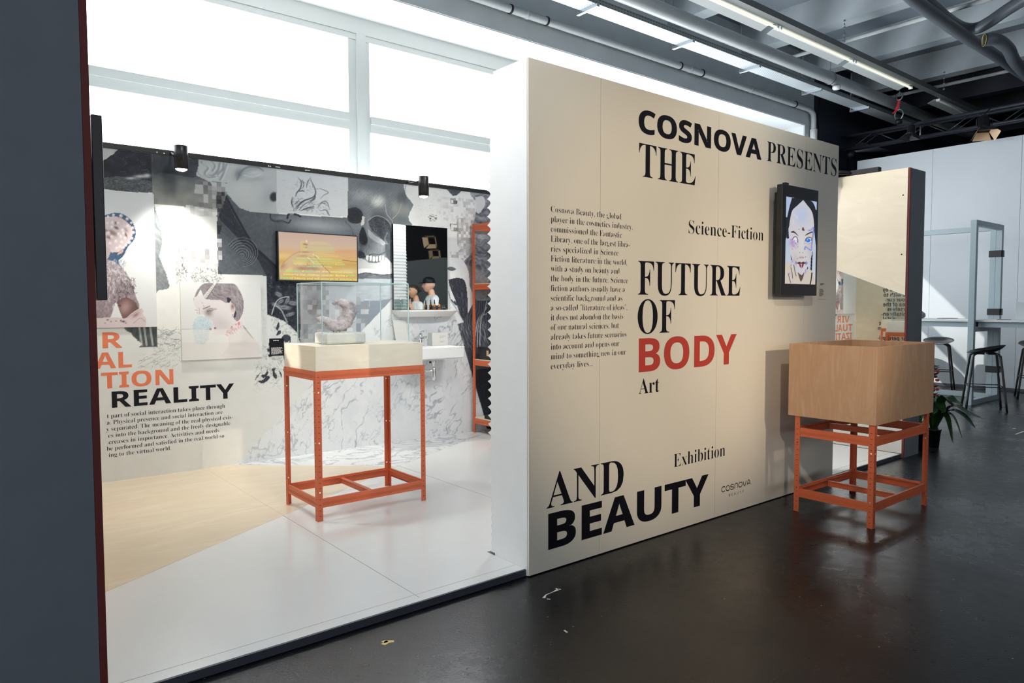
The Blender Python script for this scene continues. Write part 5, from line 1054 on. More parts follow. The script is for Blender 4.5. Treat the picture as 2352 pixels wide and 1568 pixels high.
one(MB().tube([(12.06, 6.36, 5.1), (12.02, 6.37, 4.7), (11.98, 6.37, 4.36), (11.98, 6.37, 2.0)], [.012, .012, .03, .03], 10), 'cable_conduit', M['blackmatt'], 'black cable conduit running down beside the grey pipe', 'conduit', (11.98, 6.37, 3))
# perforated cable tray
def perf():
    t = NT('perforated_tray'); v = t.co((1, 1, 1)); br = t.n('TexBrick'); br.offset = .5; br.inputs['Scale'].default_value = 1
    for k_, val in (('Mortar Size', .0065), ('Brick Width', .042), ('Row Height', .02)): br.inputs[k_].default_value = val
    br.inputs['Color1'].default_value = br.inputs['Color2'].default_value = (0, 0, 0, 1); br.inputs['Mortar'].default_value = (1, 1, 1, 1); t.l(v, br.inputs['Vector'])
    n = t.noise(v, 3, 3); t.l(t.mix(lin('#5c666c'), lin('#c6ced2'), br.outputs['Color']), t.b.inputs['Base Color']); t.b.inputs['Metallic'].default_value = .4; t.b.inputs['Roughness'].default_value = .4; return t.m
M['perf'] = perf(); 
def perf2():
    t = NT('perforated_tray_side'); v = t.co((1, 1, 1), (PI/2, 0, 0)); br = t.n('TexBrick'); br.offset = 0; br.inputs['Scale'].default_value = 1
    for k_, val in (('Mortar Size', .011), ('Brick Width', .05), ('Row Height', .03)): br.inputs[k_].default_value = val
    br.inputs['Color1'].default_value = br.inputs['Color2'].default_value = (0, 0, 0, 1); br.inputs['Mortar'].default_value = (1, 1, 1, 1); t.l(v, br.inputs['Vector'])
    t.l(t.mix(lin('#22262a'), lin('#6d777b'), br.outputs['Color']), t.b.inputs['Base Color']); t.b.inputs['Roughness'].default_value = .4; return t.m
M['perf2'] = perf2()
t = thing('cable_tray', 'perforated metal cable tray under the ceiling next to the lintel beam', 'cable tray', (6, 5.66, 4.6))
box((HX0, 5.545, 4.6), (14.0, 5.775, 4.603)).build('tray_floor', M['perf'], t); box((HX0, 5.54, 4.6), (14.0, 5.5445, 4.66)).build('tray_side', M['perf2'], t); box((HX0, 5.7755, 4.6), (14.0, 5.78, 4.66)).build('tray_side', M['perf2'], t)
for x in (.6, 2.3, 3.99, 5.68, 7.36, 8.83, 10.5, 12.06):
    mb = MB().box((x-.02, 5.52, 4.565), (x+.02, 5.84, 4.5995)); mb.box((x-.012, 5.822, 4.57), (x+.012, 5.838, 5.2)); mb.build('hanger', M['steel'], t)
one(MB().tube([(HX0, 5.45, 4.75), (HX1, 5.45, 4.75)], .085, 20), 'ceiling_pipe', M['pipe'], 'thick grey pipe running under the ceiling between cable tray and strip lights', 'pipe', (6, 5.45, 4.75))
cp = bpy.data.objects['ceiling_pipe']
for x in (-2, 3.6, 10.6): 
    mb = MB().lathe([(.087, x-.02), (.094, x-.02), (.094, x+.02), (.087, x+.02)], (0, 5.45, 4.75), 20, axis='x'); mb.tube([(x, 5.45, 4.84), (x, 5.45, 5.2)], .006, 8); mb.build('hanger_ring', M['steel'], cp)
mb = MB().lathe([(.0, 0), (.05, .002), (.06, .02), (.06, .05), (0, .05)], (10.75, 5.42, 4.6), 18); one(mb, 'smoke_detector', M['white'], 'small pale round fitting hanging under the thick grey pipe', 'fitting', (10.75, 5.42, 4.6))
# strip lights on a trunking rail
M['tube'] = emis('lit_fluorescent_tube', (250, 250, 232), 1.0); M['reflector'] = mat('white_reflector', (218, 224, 224), .3); M['trunk'] = mat('grey_trunking', (92, 96, 96), .4)
t = thing('trunking_rail', 'long grey trunking rail carrying the strip lights', 'rail', (6, 4.76, 4.74)); box((HX0, 4.70, 4.725), (14.9, 4.80, 4.80)).build('rail', M['trunk'], t)
for x in (-3.4, 1.8, 5.6, 9.62, 13.02):
    mb = MB()
    for k in range(8): mb.lathe([(.012, -.004), (.018, 0), (.012, .004)], (x, 4.76, 4.83+k*.045), 8, axis='x' if k % 2 else 'y', sx=1, sy=1)
    mb.build('chain', M['steel'], t)
def strip(x0, x1, label, lit=True):
    t = thing('strip_light', label, 'strip light', ((x0+x1)/2, 4.83, 4.70), 'strip lights on the trunking rail')
    MB().tube([(x0+.02, 4.83, 4.705), (x1-.02, 4.83, 4.705)], .014, 12).build('tube', M['tube'] if lit else M['reflector'], t)
    MB().add([(x0, 4.80, 4.725), (x1-.12, 4.80, 4.725), (x1-.12, 4.90, 4.722), (x0, 4.90, 4.722), (x0, 4.99, 4.685), (x1-.12, 4.99, 4.685), (x0, 4.80, 4.728), (x1-.12, 4.80, 4.728), (x1-.12, 4.90, 4.725), (x0, 4.90, 4.725), (x0, 4.99, 4.688), (x1-.12, 4.99, 4.688)], [(0, 1, 2, 3), (3, 2, 5, 4), (6, 9, 8, 7), (9, 10, 11, 8), (0, 6, 7, 1), (4, 5, 11, 10), (0, 3, 9, 6), (3, 4, 10, 9), (1, 7, 8, 2), (2, 8, 11, 5)]).build('reflector', M['reflector'], t)
    for x in (x0+.01, x1-.05): box((x, 4.805, 4.69), (x+.03, 4.86, 4.7245)).build('socket', M['white'], t)
xe = 11.96
for i in range(6):
    b = xe-i*1.93; strip(b-1.92, b, ['strip light on the trunking rail, at the far end of the unbroken row', 'strip light on the trunking rail, second from the far end of the unbroken row', 'strip light on the trunking rail, third from the far end of the unbroken row', 'strip light on the trunking rail over the cream wall, nearest in view', 'strip light on the trunking rail beyond the upper frame edge', 'strip light on the trunking rail above the booth opening'][i])
strip(12.98, 14.6, 'separate strip light on the trunking rail beyond the gap, above the truss', False)
# lagged ducts
def zpts(P, z): return [tuple(at(px, py, 'z', z+dz)) for px, py, dz in P]
d1 = catmull(zpts([(2050, -70, 0), (2115, -10, 0), (2165, 36, 0), (2205, 62, 0), (2238, 66, 0), (2270, 52, 0), (2325, 15, 0.0), (2420, -40, 0)], 5.0), 6)
one(MB().tube(d1, .075, 16), 'lagged_pipe', M['duct'], 'dark lagged ceiling pipe that turns sharply back up, upper right', 'pipe', d1[18])
d2 = catmull(zpts([(2030, -70, 0), (2100, 0, 0), (2165, 48, 0), (2222, 88, 0), (2262, 112, 0), (2305, 140, 0), (2345, 168, 0), (2440, 230, 0)], 4.8), 6)
one(MB().tube(d2, .072, 16), 'lagged_pipe', M['duct'], 'dark lagged ceiling pipe running on to the right frame edge', 'pipe', d2[18])
d3 = catmull(zpts([(2262, 92, 0), (2290, 92, 0), (2316, 112, 0), (2330, 140, 0), (2362, 178, 0)], 4.64), 6)
ob = one(MB().tube(d3, .075, 16), 'lagged_pipe', M['duct'], 'short dark lagged pipe branch with an open brass rimmed end', 'pipe', d3[0])
p0, p1 = Vector(d3[0]), Vector(d3[2]); dr = (p0-p1).normalized(); M['brass'] = mat('brass_ring', (150, 136, 60), .4, metal=.6)
mb = MB()
for k in range(16):
    pass
ax = dr.orthogonal().normalized(); ay = dr.cross(ax); ring = [p0+dr*.006+(ax*math.cos(2*PI*k/20)+ay*math.sin(2*PI*k/20))*.074 for k in range(21)]; mb.tube(ring, .006, 6, caps=False); mb.build('brass_rim', M['brass'], ob)
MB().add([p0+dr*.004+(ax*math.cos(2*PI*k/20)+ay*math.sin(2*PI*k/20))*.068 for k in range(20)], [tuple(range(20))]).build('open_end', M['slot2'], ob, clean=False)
one(MB().tube([(10.38, HY0, 5.15), (10.38, 6.0, 5.15)], .028, 10), 'conduit', M['pipe'], 'thin pale conduit across the ceiling bay left of the lagged pipes', 'conduit', (10.38, 3, 5.15))
one(MB().tube([(13.78, HY0, 5.15), (13.78, 6.0, 5.15)], .028, 10), 'conduit', M['pipe'], 'thin pale conduit across the dark ceiling bay above the truss', 'conduit', (13.78, 3, 5.15))
a = [at(*p, 'z', 5.199) for p in ((2200, 96), (2232, 84), (2268, 120), (2252, 126))]
# lighting truss over the far wall
TX, TZ0, TZ1 = 12.68, 4.09, 4.32
M['trussblk'] = mat('black_painted_truss_tube', (54, 58, 66), .3, metal=.3)
t = thing('truss', 'black lattice lighting truss over the far white panel wall', 'truss', (TX, 3, TZ0))
for x, z in ((TX, TZ0), (TX, TZ1), (TX+.2, TZ0+.02), (TX+.2, TZ1)): MB().tube([(x, 6.28, z), (x, -4, z)], .024, 12).build('chord', M['trussblk'], t)
ys_ = [6.1-.38*k for k in range(26)]
for i in range(25):
    z0, z1 = (TZ0, TZ1) if i % 2 == 0 else (TZ1, TZ0); MB().tube([(TX, ys_[i], z0), (TX, ys_[i+1], z1)], .009, 8).build('lattice_bar', M['trussblk'], t)
for i in range(0, 25, 2): MB().tube([(TX+.2, ys_[i], TZ0), (TX+.2, ys_[i+1], TZ1)], .009, 8).build('lattice_bar', M['trussblk'], t)
for y in (5.05, 3.2): 
    for x in (TX, TX+.2): MB().tube([(x, y, TZ0), (x, y, TZ1)], .014, 8).build('connector', M['steel'], t)
t = thing('truss_pole', 'black upright pole carrying the left end of the truss', 'pole', (12.78, 6.17, 0))
MB().tube([(12.78, 6.16, .013), (12.78, 6.16, 4.06)], .065, 20).build('upright', M['black'], t); MB().lathe([(.066, 3.95), (.085, 3.96), (.085, 4.05), (.066, 4.06)], (12.78, 6.16, 0), 20).build('collar', M['blackmatt'], t)
box((12.6, 6.03, 0.0005), (12.96, 6.36, .012)).build('base_plate', M['blackmatt'], t)
# rigging: shackle, red strap, sling ring
t = thing('rigging_hook', 'steel rigging shackle with a red strap and a round ring above the truss', 'rigging', (12.6, 5.28, 4.4))
mb = MB()
for k in range(4): mb.lathe([(.016, -.005), (.024, 0), (.016, .005)], (12.6, 5.28, 5.19-k*.06), 10, axis='x' if k % 2 else 'y')
mb.tube([(12.6, 5.28, 5.2), (12.6, 5.28, 4.86)], .008, 8); mb.build('chain', M['steel'], t)
mb = MB(); mb.tube([(12.6, 5.28+.05*math.sin(a), 4.80+.06*math.cos(a)) for a in np.linspace(0, 2*PI, 17)], .012, 8, caps=False); mb.build('shackle', M['steel'], t)
M['redstrap'] = mat('red_webbing', (190, 24, 36), .7); mb = MB()
pp = [(12.59, 5.275, 4.74), (12.58, 5.29, 4.66), (12.58, 5.32, 4.58), (12.57, 5.36, 4.53)]
for a, b in zip(pp[:-1], pp[1:]): mb.add([(a[0], a[1]-.02, a[2]), (b[0], b[1]-.02, b[2]), (b[0], b[1]+.02, b[2]), (a[0], a[1]+.02, a[2]), (a[0]+.004, a[1]-.02, a[2]), (b[0]+.004, b[1]-.02, b[2]), (b[0]+.004, b[1]+.02, b[2]), (a[0]+.004, a[1]+.02, a[2])], [(0, 1, 2, 3), (7, 6, 5, 4), (0, 4, 5, 1), (2, 6, 7, 3)])
mb.build('red_strap', M['redstrap'], t); MB().tube([(12.6, 5.28, 4.75), (12.6, 5.28, 4.58)], .005, 8).build('wire', M['steel'], t)
mb = MB(); mb.tube([(12.6+.02*math.sin(a), 5.28+.075*math.sin(a), 4.50+.085*math.cos(a)) for a in np.linspace(0, 2*PI, 25)], .011, 8, caps=False); mb.build('ring', M['steel'], t)
MB().tube([(12.60, 5.28, 4.42), (12.60, 5.28, 4.35)], .05, 12).build('sleeve', M['blackmatt'], t)
# theatre lanterns with barn doors
M['warmlens'] = emis('warm_lantern_lens', (255, 214, 160), 10); M['barninner'] = mat('warm_lit_barn_door', (226, 196, 160), .5)  # lamp warmth is painted into the inner door colour, it emits nothing
def lantern(label, loc, target, hang, lamp_e=0, size=50, blend=.5, col=(1, .84, .66), s=1.0, lens=True, soft=.06, inner='barninner'):
    t = thing('stage_lantern', label, 'stage lantern', loc)
    D = (Vector(target)-Vector(loc)).normalized(); Rm = D.to_track_quat('Z', 'Y').to_matrix()
    def loc_mb(mb):
        mb.v = [tuple(Vector(loc)+Rm @ (Vector(p)*s)) for p in mb.v]; return mb
    loc_mb(MB().lathe([(.0, -.17), (.075, -.165), (.09, -.13), (.095, .04), (.105, .05), (.105, .075), (.085, .075)], (0, 0, 0), 24)).build('housing', M['black'], t)
    loc_mb(MB().lathe([(0, .06), (.084, .06)], (0, 0, 0), 24)).build('lens', M['warmlens'] if lens else M['barninner'], t, clean=False)
    for k in range(4):
        c, q = math.cos(k*PI/2), math.sin(k*PI/2); h = .17 if k % 2 else .14
        P = [(-.095, .1, .078), (.095, .1, .078), (.15, .1+h*.55, .078+h*.85), (-.15, .1+h*.55, .078+h*.85)]
        P = [(x*c-y*q, x*q+y*c, z) for x, y, z in P]; P2 = [(x*1.01, y*1.01, z-.003) for x, y, z in P]
        mb = MB().add(P, [(0, 1, 2, 3)], 1).add(P2, [(3, 2, 1, 0)], 0); loc_mb(mb); mb.build('barn_door', [M['black'], M[inner]], t, clean=False)
    hp = Vector(hang); L = Vector(loc); side = D.cross(Vector((0, 0, 1))).normalized()*.12*s
    MB().tube([L+side, L+side+Vector((0, 0, .12*s)), L+Vector((0, 0, .2*s)), L-side+Vector((0, 0, .12*s)), L-side], .008*s, 8).build('yoke', M['blackmatt'], t)
    MB().tube([L+Vector((0, 0, .2*s)), hp], .012*s, 8).build('clamp', M['blackmatt'], t)
    if lamp_e: lamp('stage_light', 'SPOT', L+D*.15*s, target, lamp_e, col, spot_size=math.radians(size), spot_blend=blend, shadow_soft_size=soft)
    return t
lantern('black stage lantern with open barn doors hanging on the truss over the far wall', (12.36, 3.95, 4.02), (11.5, 3.35, 1.2), (12.645, 3.95, 4.345), 0, s=.85, lens=False)
lantern('small dark stage lantern hanging inside the truss near its left end', (12.36, 4.98, 4.13), (11.9, 5.1, 1.0), (12.645, 4.98, 4.345), 0, s=.6, lens=False, inner='blackmatt')
LK = 1.0
lantern('stage lantern aimed at the cream wall from the aisle ceiling', (3.05, -7.0, 4.09), (3.35, 2.6, 1.4), (3.05, -7.0, 5.58), 2050*LK, 19, .8, (1, .82, .61))
lantern('stage lantern aimed at the cream wall from above the booth entrance', (.77, -.5, 3.61), (4.35, 2.3, 1.1), (.77, -.5, 5.19), 280*LK, 27, .9, (1, .84, .66))
lantern('added unseen stage lantern brightening the mural from above the booth opening', (1.6, .9, 4.5), (1.9, 5.9, 1.0), (1.6, .9, 5.2), 380*LK, 52, .7, (1, .96, .90), soft=.4)  # unseen lantern added to brighten the mural
lantern('added unseen stage lantern brightening the marble corner from above the cream wall', (4.4, 1.2, 4.5), (3.9, 5.9, 1.1), (4.4, 1.2, 5.2), 380*LK, 48, .7, (1, .96, .90), soft=.4)  # second added lantern, lifts the right part of the mural
lantern('stage lantern aimed across the white platform from above the left return wall', (.75, 5.2, 4.3), (2.2, 3.4, .3), (.75, 5.2, 5.2), 150*LK, 75, .6, (1, .97, .92), soft=.1)
lantern('added unseen stage lantern on the top of the left return wall brightening the white wall end', (.2, 3.05, 2.82), (2.2, 3.0, 1.2), (.2, 3.05, 2.5), 40*LK, 115, .5, (.97, 1, 1), soft=.1)  # added lamp that whitens the end of the cream wall
lantern('added unseen stage lantern brightening the wavy inner side of the cream wall', (3.9, 4.3, 4.7), (4.4, 2.95, 1.2), (3.9, 4.3, 5.19), 240*LK, 70, .6, (1, .98, .95), soft=.1)  # added so the wavy sheet reads bright in the bathroom mirror
lantern('added unseen stage lantern brightening the plywood panel of the right return wall', (4.5, 3.5, 4.75), (6.46, 2.95, 1.7), (4.5, 3.5, 5.19), 250*LK, 62, .6, (1, .95, .86), soft=.1)  # put in to brighten the plywood panel
lantern('added unseen stage lantern brightening the two visitors across the aisle', (5.0, 2.2, 4.4), (6.65, 1.0, 1.5), (5.0, 2.2, 5.2), 150*LK, 24, .6, (1, .95, .88), soft=.1)  # extra lamp put in to light the visitors for their reflection
lantern('upper of the two warm stage lanterns reflected in the bathroom mirror', (10.5, -4.65, 3.12), (6.5, -2, 1.0), (10.5, -4.65, 5.2), 0)
lantern('lower of the two warm stage lanterns reflected in the bathroom mirror', (12.9, -8.2, 3.09), (8.5, -4, .5), (12.9, -8.2, 5.2), 0)
# clip-on lamp along the top of the right return wall
t = thing('clip_lamp', 'black clip-on lamp with a long arm on top of the right return wall', 'lamp', (6.5, 3.05, 2.5))
box((6.465, 2.87, 2.4935), (6.525, 3.12, 2.54)).build('arm', M['blackmatt'], t, .004)
MB().tube([(6.49, 3.10, 2.515), (6.44, 3.19, 2.53), (6.40, 3.23, 2.53)], .02, 12).build('joint_arm', M['black'], t)
MB().lathe([(0, -.09), (.045, -.088), (.055, -.04), (.075, .05), (.07, .05), (.05, 0), (0, -.02)], (6.36, 3.27, 2.50), 24).build('shade', M['black'], t)

# =================================================================== BAR TABLE, STOOLS, PLANTS
M['greyframe'] = mat('grey_blue_square_tube', (150, 166, 172), .4); M['tabletop'] = mat('pale_grey_tabletop', (206, 212, 214), .3)
def portal(name, label, y0, X0, X1, w=.07, H=2.43, under=1.03):
    t = thing(name, label, 'frame', ((X0+X1)/2, y0+w/2, 0), 'grey portal frames of the bar table')
    for x in (X0, X1-w): box((x, y0, .001), (x+w, y0+w, H)).build('post', M['greyframe'], t, .002)
    box((X0+w+.0005, y0, H-w), (X1-w-.0005, y0+w, H)).build('top_beam', M['greyframe'], t, .002)
    box((X0+w+.0005, y0, under-.06), (X1-w-.0005, y0+w, under)).build('table_beam', M['greyframe'], t, .002)
    box((X0+w+.0005, y0, .001), (X1-w-.0005, y0+w, .07)).build('foot_beam', M['greyframe'], t, .002); return t
PX0, PX1 = 10.53, 11.57
p1 = portal('portal_frame', 'grey portal frame around the bar table, nearest the aisle', 3.415, PX0, PX1)
t = thing('portal_frame', 'grey portal frame strapped behind the nearest one, with a rail towards the window', 'frame', (PX1-.035, 4.0, 0), 'grey portal frames of the bar table')
box((PX1-.07, 3.4865, .001), (PX1, 3.5565, 2.43)).build('post', M['greyframe'], t, .002); box((PX1-.07, 3.557, 2.36), (PX1, 5.2, 2.43)).build('top_rail', M['greyframe'], t, .002)
box((PX1-.07, 5.2005, .001), (PX1, 5.27, 2.43)).build('post', M['greyframe'], t, .002); box((PX1-.07, 3.557, .001), (PX1, 5.2, .07)).build('foot_rail', M['greyframe'], t, .002)
for k, z in enumerate((2.034, 1.225, .42)):
    one(MB().box((PX1-.082, 3.405, z-.045), (PX1+.012, 3.414, z+.045)).box((PX1-.082, 3.405, z-.045), (PX1-.0705, 3.567, z+.045)), 'clamp_strap', M['blackmatt'], 'black clamp strap joining the two grey posts, %s' % ('uppermost', 'just above the table top', 'near the floor')[k], 'clamp', (PX1-.03, 3.41, z), 'clamp straps on the grey posts')
t = thing('bar_table', 'long pale high bar table running through the grey portal frame', 'table', (11.05, 4, 0))
box((10.605, 2.3, 1.101), (11.495, 5.19, 1.128)).build('tabletop', M['tabletop'], t, .002)
box((10.65, 2.4, 1.0305), (11.45, 3.40, 1.1005)).build('underframe', M['greyframe'], t); box((10.65, 3.49, 1.0305), (11.45, 5.1, 1.1005)).build('underframe', M['greyframe'], t)
for x in (10.66, 11.38):
    box((x, 5.03, .001), (x+.06, 5.09, 1.03)).build('leg', M['greyframe'], t, .002); box((x, 2.42, .001), (x+.06, 2.48, 1.03)).build('leg', M['greyframe'], t, .002)
ZB = 1.1285
def stool(label, x, y, rz):
    t = thing('bar_stool', label, 'stool', (0, 0, 0), 'black bar stools at the bar table')
    prof = []; nr, ns = 9, 32; vs = []; fs = []
    for side in (0, 1):
        for i in range(nr+1):
            for k in range(ns):
                a = 2*PI*k/ns; rr = i/nr; back = max(0, -math.cos(a)); front = max(0, math.cos(a))
                R = .20+.015*back-.0*front; z = .735+(.085*back**1.3+.035*abs(math.sin(a))**2+.0*front)*rr**2.4-.02*front*rr**3
                z = z-(.014*(1-rr**6) if side else 0); vs.append((R*rr*math.cos(a)*1.0, R*rr*math.sin(a)*1.05, z))
    N_ = (nr+1)*ns
    for s_ in (0, 1):
        for i in range(nr):
            for k in range(ns):
                f_ = (s_*N_+i*ns+k, s_*N_+i*ns+(k+1) % ns, s_*N_+(i+1)*ns+(k+1) % ns, s_*N_+(i+1)*ns+k); fs.append(f_ if s_ == 0 else f_[::-1])
    for k in range(ns): fs.append((nr*ns+k, nr*ns+(k+1) % ns, N_+nr*ns+(k+1) % ns, N_+nr*ns+k))
    MB().add(vs, fs, 0, True).build('seat', M['black'], t)
    for ax, ay in ((1, 1), (1, -1), (-1, 1), (-1, -1)):
        P = catmull([(ax*.02, ay*.07, .712), (ax*.10, ay*.10, .712), (ax*.135, ay*.135, .69), (ax*.15, ay*.15, .62), (ax*.215, ay*.215, .001)], 5)
        MB().tube(P, .0135, 10).build('leg', M['black'], t)
    q = .185
    for (a, b), (c, d) in (((q, q), (q, -q)), ((q, -q), (-q, -q)), ((-q, -q), (-q, q)), ((-q, q), (q, q))): MB().tube([(a, b, .30), (c, d, .30)], .006, 8).build('footrest', M['black'], t)
    t.location = (x, y, 0); t.rotation_euler.z = rz; return t
S0 = stool('black bar stool in the aisle in front of the grey portal frame', 10.29, 3.2, math.radians(115))
def st2(label, x, y, rz): c = copy_tree(S0); c.location = (x, y, 0); c.rotation_euler.z = rz; c['label'] = label; return c
st2('black bar stool behind the bar table against the sunlit wall', 12.15, 4.42, math.radians(195)); st2('black bar stool cut off by the right frame edge', 12.05, 3.12, math.radians(200)); st2('black bar stool mostly hidden behind the dark grey wall end', 12.2, 5.03, math.radians(170))
# things on the bar table
t = thing('laptop', 'open pale laptop seen from behind on the bar table', 'laptop', (10.92, 2.89, ZB)); M['alu'] = mat('pale_aluminium', (222, 228, 232), .35, metal=.2)
box((10.905, 2.73, ZB), (11.13, 3.055, ZB+.014)).build('base', M['alu'], t, .003)
MB().prism([(10.905, ZB+.0145), (10.912, ZB+.0145), (10.868, ZB+.235), (10.861, ZB+.235)], 'y', 2.73, 3.055).build('lid', M['alu'], t, .002)
for k, (a, b, c, d, m_, lab) in enumerate(((10.64, 10.86, 3.52, 3.80, 'paper', 'white brochure lying on the bar table left of the portal frame'), (10.66, 10.90, 3.20, 3.40, 'kraft2', 'cream brochure lying on the bar table right of the portal post'), (10.66, 10.78, 3.07, 3.19, 'blackmatt', 'flat black folder lying on the bar table beside the cream brochure'), (11.2, 11.4, 3.9, 4.1, 'blackmatt', 'flat black folder lying on the bar table near the grey bag'))):
    M.setdefault('kraft2', mat('cream_brochure', (226, 214, 190), .6)); one(box((a, c, ZB), (b, d, ZB+.006)), 'brochure' if k < 2 else 'folder', M[m_], lab, 'brochure' if k < 2 else 'folder', ((a+b)/2, (c+d)/2, ZB))
t = thing('bag', 'rounded grey bag on the far left end of the bar table', 'bag', (11.2, 4.42, ZB)); M['greycloth'] = mat('grey_fabric', (150, 152, 160), .8, bump=.3)
mb = MB().lathe([(0, .001), (.13, .001), (.16, .03), (.155, .07), (.11, .11), (.05, .128), (0, .13)], (11.2, 4.42, ZB), 24, sx=.8, sy=1.0); mb.build('body', M['greycloth'], t)
MB().tube([(11.2, 4.36, ZB+.12), (11.2, 4.37, ZB+.15), (11.2, 4.45, ZB+.15), (11.2, 4.46, ZB+.12)], .006, 8).build('handle', M['black'], t)
# plants
M['leaf'] = mat('dark_green_leaf', (38, 74, 36), .35, var=.25, vscale=14); M['leaf2'] = mat('olive_green_leaf', (74, 104, 48), .4, var=.25, vscale=14); M['soil'] = mat('potting_soil', (40, 32, 28), .9)
def leaf(pts, w, m, parent, fold=.25):
    P = [Vector(p) for p in catmull(pts, 5)]; n = len(P); mb = MB(); vs = []
    for i, p in enumerate(P):
        d = (P[min(i+1, n-1)]-P[max(i-1, 0)]).normalized(); s = d.cross(Vector((0, 0, 1))); s = s.normalized() if s.length > .05 else Vector((0, 1, 0)); u = s.cross(d)
        ww = w/2*max(.03, math.sin(PI*min(1, .06+.94*i/(n-1)))**.7); vs += [p-s*ww+u*ww*fold, p-u*.001, p+s*ww+u*ww*fold]
    fs = []
    for i in range(n-1):
        for k in (0, 1): fs.append((i*3+k, i*3+k+1, i*3+k+4, i*3+k+3))
    vs2 = [v-Vector((0, 0, .0012)) for v in vs]; N_ = len(vs); mb.add(vs, fs, 0, True); mb.add(vs2, [f[::-1] for f in fs], 0, True); return mb.build('leaf', m, parent, clean=False)
def potted(label, x, y, r0, r1, h, name='potted_plant'):
    t = thing(name, label, 'plant', (x, y, 0)); MB().lathe([(0, .001), (r0, .001), (r1, h*.93), (r1*1.08, h*.93), (r1*1.08, h), (r1*.94, h), (r1*.9, h*.86), (0, h*.86)], (x, y, 0), 24).build('pot', M['black'], t)
    MB().lathe([(0, h*.875), (r1*.9, h*.875)], (x, y, 0), 20).build('soil', M['soil'], t, clean=False); return t
px_, py_ = 7.2, 2.64
t = potted('leafy green plant in a black pot on the floor behind the open plywood box', px_, py_, .047, .062, .17)
tips = [((7.05, 2.36, .437), .07, .12), ((7.2, 2.24, .313), .075, .10), ((7.15, 2.28, .228), .065, .12), ((7.2, 2.40, .115), .045, .16), ((7.12, 2.45, .075), .05, .14), ((7.3, 2.50, .02), .04, .14), ((7.2, 2.60, .45), .05, .08), ((7.05, 2.62, .42), .05, .08), ((7.35, 2.78, .33), .06, .1), ((7.3, 2.9, .24), .055, .12), ((6.98, 2.56, .34), .05, .1), ((7.36, 2.5, .38), .06, .1), ((7.0, 2.48, .36), .055, .1)]
for (tx, ty, tz), w_, rise in tips:
    b = Vector((px_+random.uniform(-.015, .015), py_+random.uniform(-.015, .015), .15)); e = Vector((tx, ty, tz)); m1 = b.lerp(e, .33); m1.z = max(b.z, tz)*.6+.17+rise*.35; m2 = b.lerp(e, .68); m2.z = max(m1.z*.95, tz+.03) if tz < .3 else m1.z*.4+tz*.6
    leaf([b, m1, m2, e], w_*1.5, M['leaf'], t)
px_, py_ = 6.98, 2.69
t = potted('tall purple and orange flowering plant in a black pot beside the dark grey wall end', px_, py_, .05, .058, .15, 'flowering_plant')
for k in range(5):
    an = k*1.3; leaf([(px_, py_, .13), (px_+.03*math.cos(an), py_+.03*math.sin(an), .24), (px_+.09*math.cos(an), py_+.07*math.sin(an), .33), (px_+.12*math.cos(an), py_+.09*math.sin(an), .30)], .03, M['leaf2'], t)
M['purple'] = mat('dark_purple_bract', (62, 40, 66), .5); M['orangepetal'] = mat('orange_petal', (222, 92, 48), .5)
stem = [(px_, py_, .13), (7.02, 2.66, .35), (7.08, 2.62, .55), (7.1, 2.61, .77)]; MB().tube(catmull(stem, 6), .005, 8).build('stem', M['leaf2'], t)
mb = MB(); r = np.random.default_rng(6)
for k in range(40):
    z = r.uniform(.48, .77); c_ = np.array((7.08+.03*(z-.5), 2.615, z)); a = r.uniform(0, 2*PI); e = c_+np.array((math.cos(a)*.03, math.sin(a)*.055, r.uniform(.0, .03))); mb.tube([c_, (c_+e)/2+(0, 0, -.004), e], [.008, .006, .001], 6)
mb.build('bracts', M['purple'], t); mb = MB()
for k in range(9): z = .50+.028*k; a = k*2.1; mb.sphere((7.085+.015*math.cos(a), 2.60+.028*math.sin(a), z), .016, 8, 6, sc=(1, 1.2, .8))
mb.build('petals', M['orangepetal'], t)
# added unseen window panels: glow that brightens the hall from behind the camera
M['fill_glow'] = emis('added_fill_glow', (236, 244, 255), 3.2)
for i, x in enumerate((-5.5, -2.0, 1.5, 5.0)):
    w = thing('window_%d' % (8+i), 'added glowing window panel, unseen, filling the hall from behind the camera', 'window', (x+1.5, HY0, 2.2), kind='structure')
    box((x, HY0+.001, 2.2), (x+3.0, HY0+.03, 4.6)).build('blind', M['fill_glow'], w)
    for a, b, c, d in ((x-.06, x, 2.14, 4.66), (x+3.0, x+3.06, 2.14, 4.66), (x, x+3, 2.14, 2.2), (x, x+3, 4.6, 4.66)): box((a, HY0+.001, c), (b, HY0+.06, d)).build('frame', M['frame'], w)
for i, y in enumerate((-9.5, -6.0, -2.5, 1.0)):  # added unseen windows whose glow lights lintel and wall end from the left
    w = thing('window_%d' % (12+i), 'added glowing window panel, unseen, filling the hall from beyond the left return wall', 'window', (HX0, y+1.5, 1.4), kind='structure')
    box((HX0+.001, y, 1.4), (HX0+.03, y+3.0, 4.8)).build('blind', M['fill_glow'], w)
    for a, b, c, d in ((y-.06, y, 1.34, 4.86), (y+3.0, y+3.06, 1.34, 4.86), (y, y+3, 1.34, 1.4), (y, y+3, 4.8, 4.86)): box((HX0+.001, a, c), (HX0+.06, b, d)).build('frame', M['frame'], w)

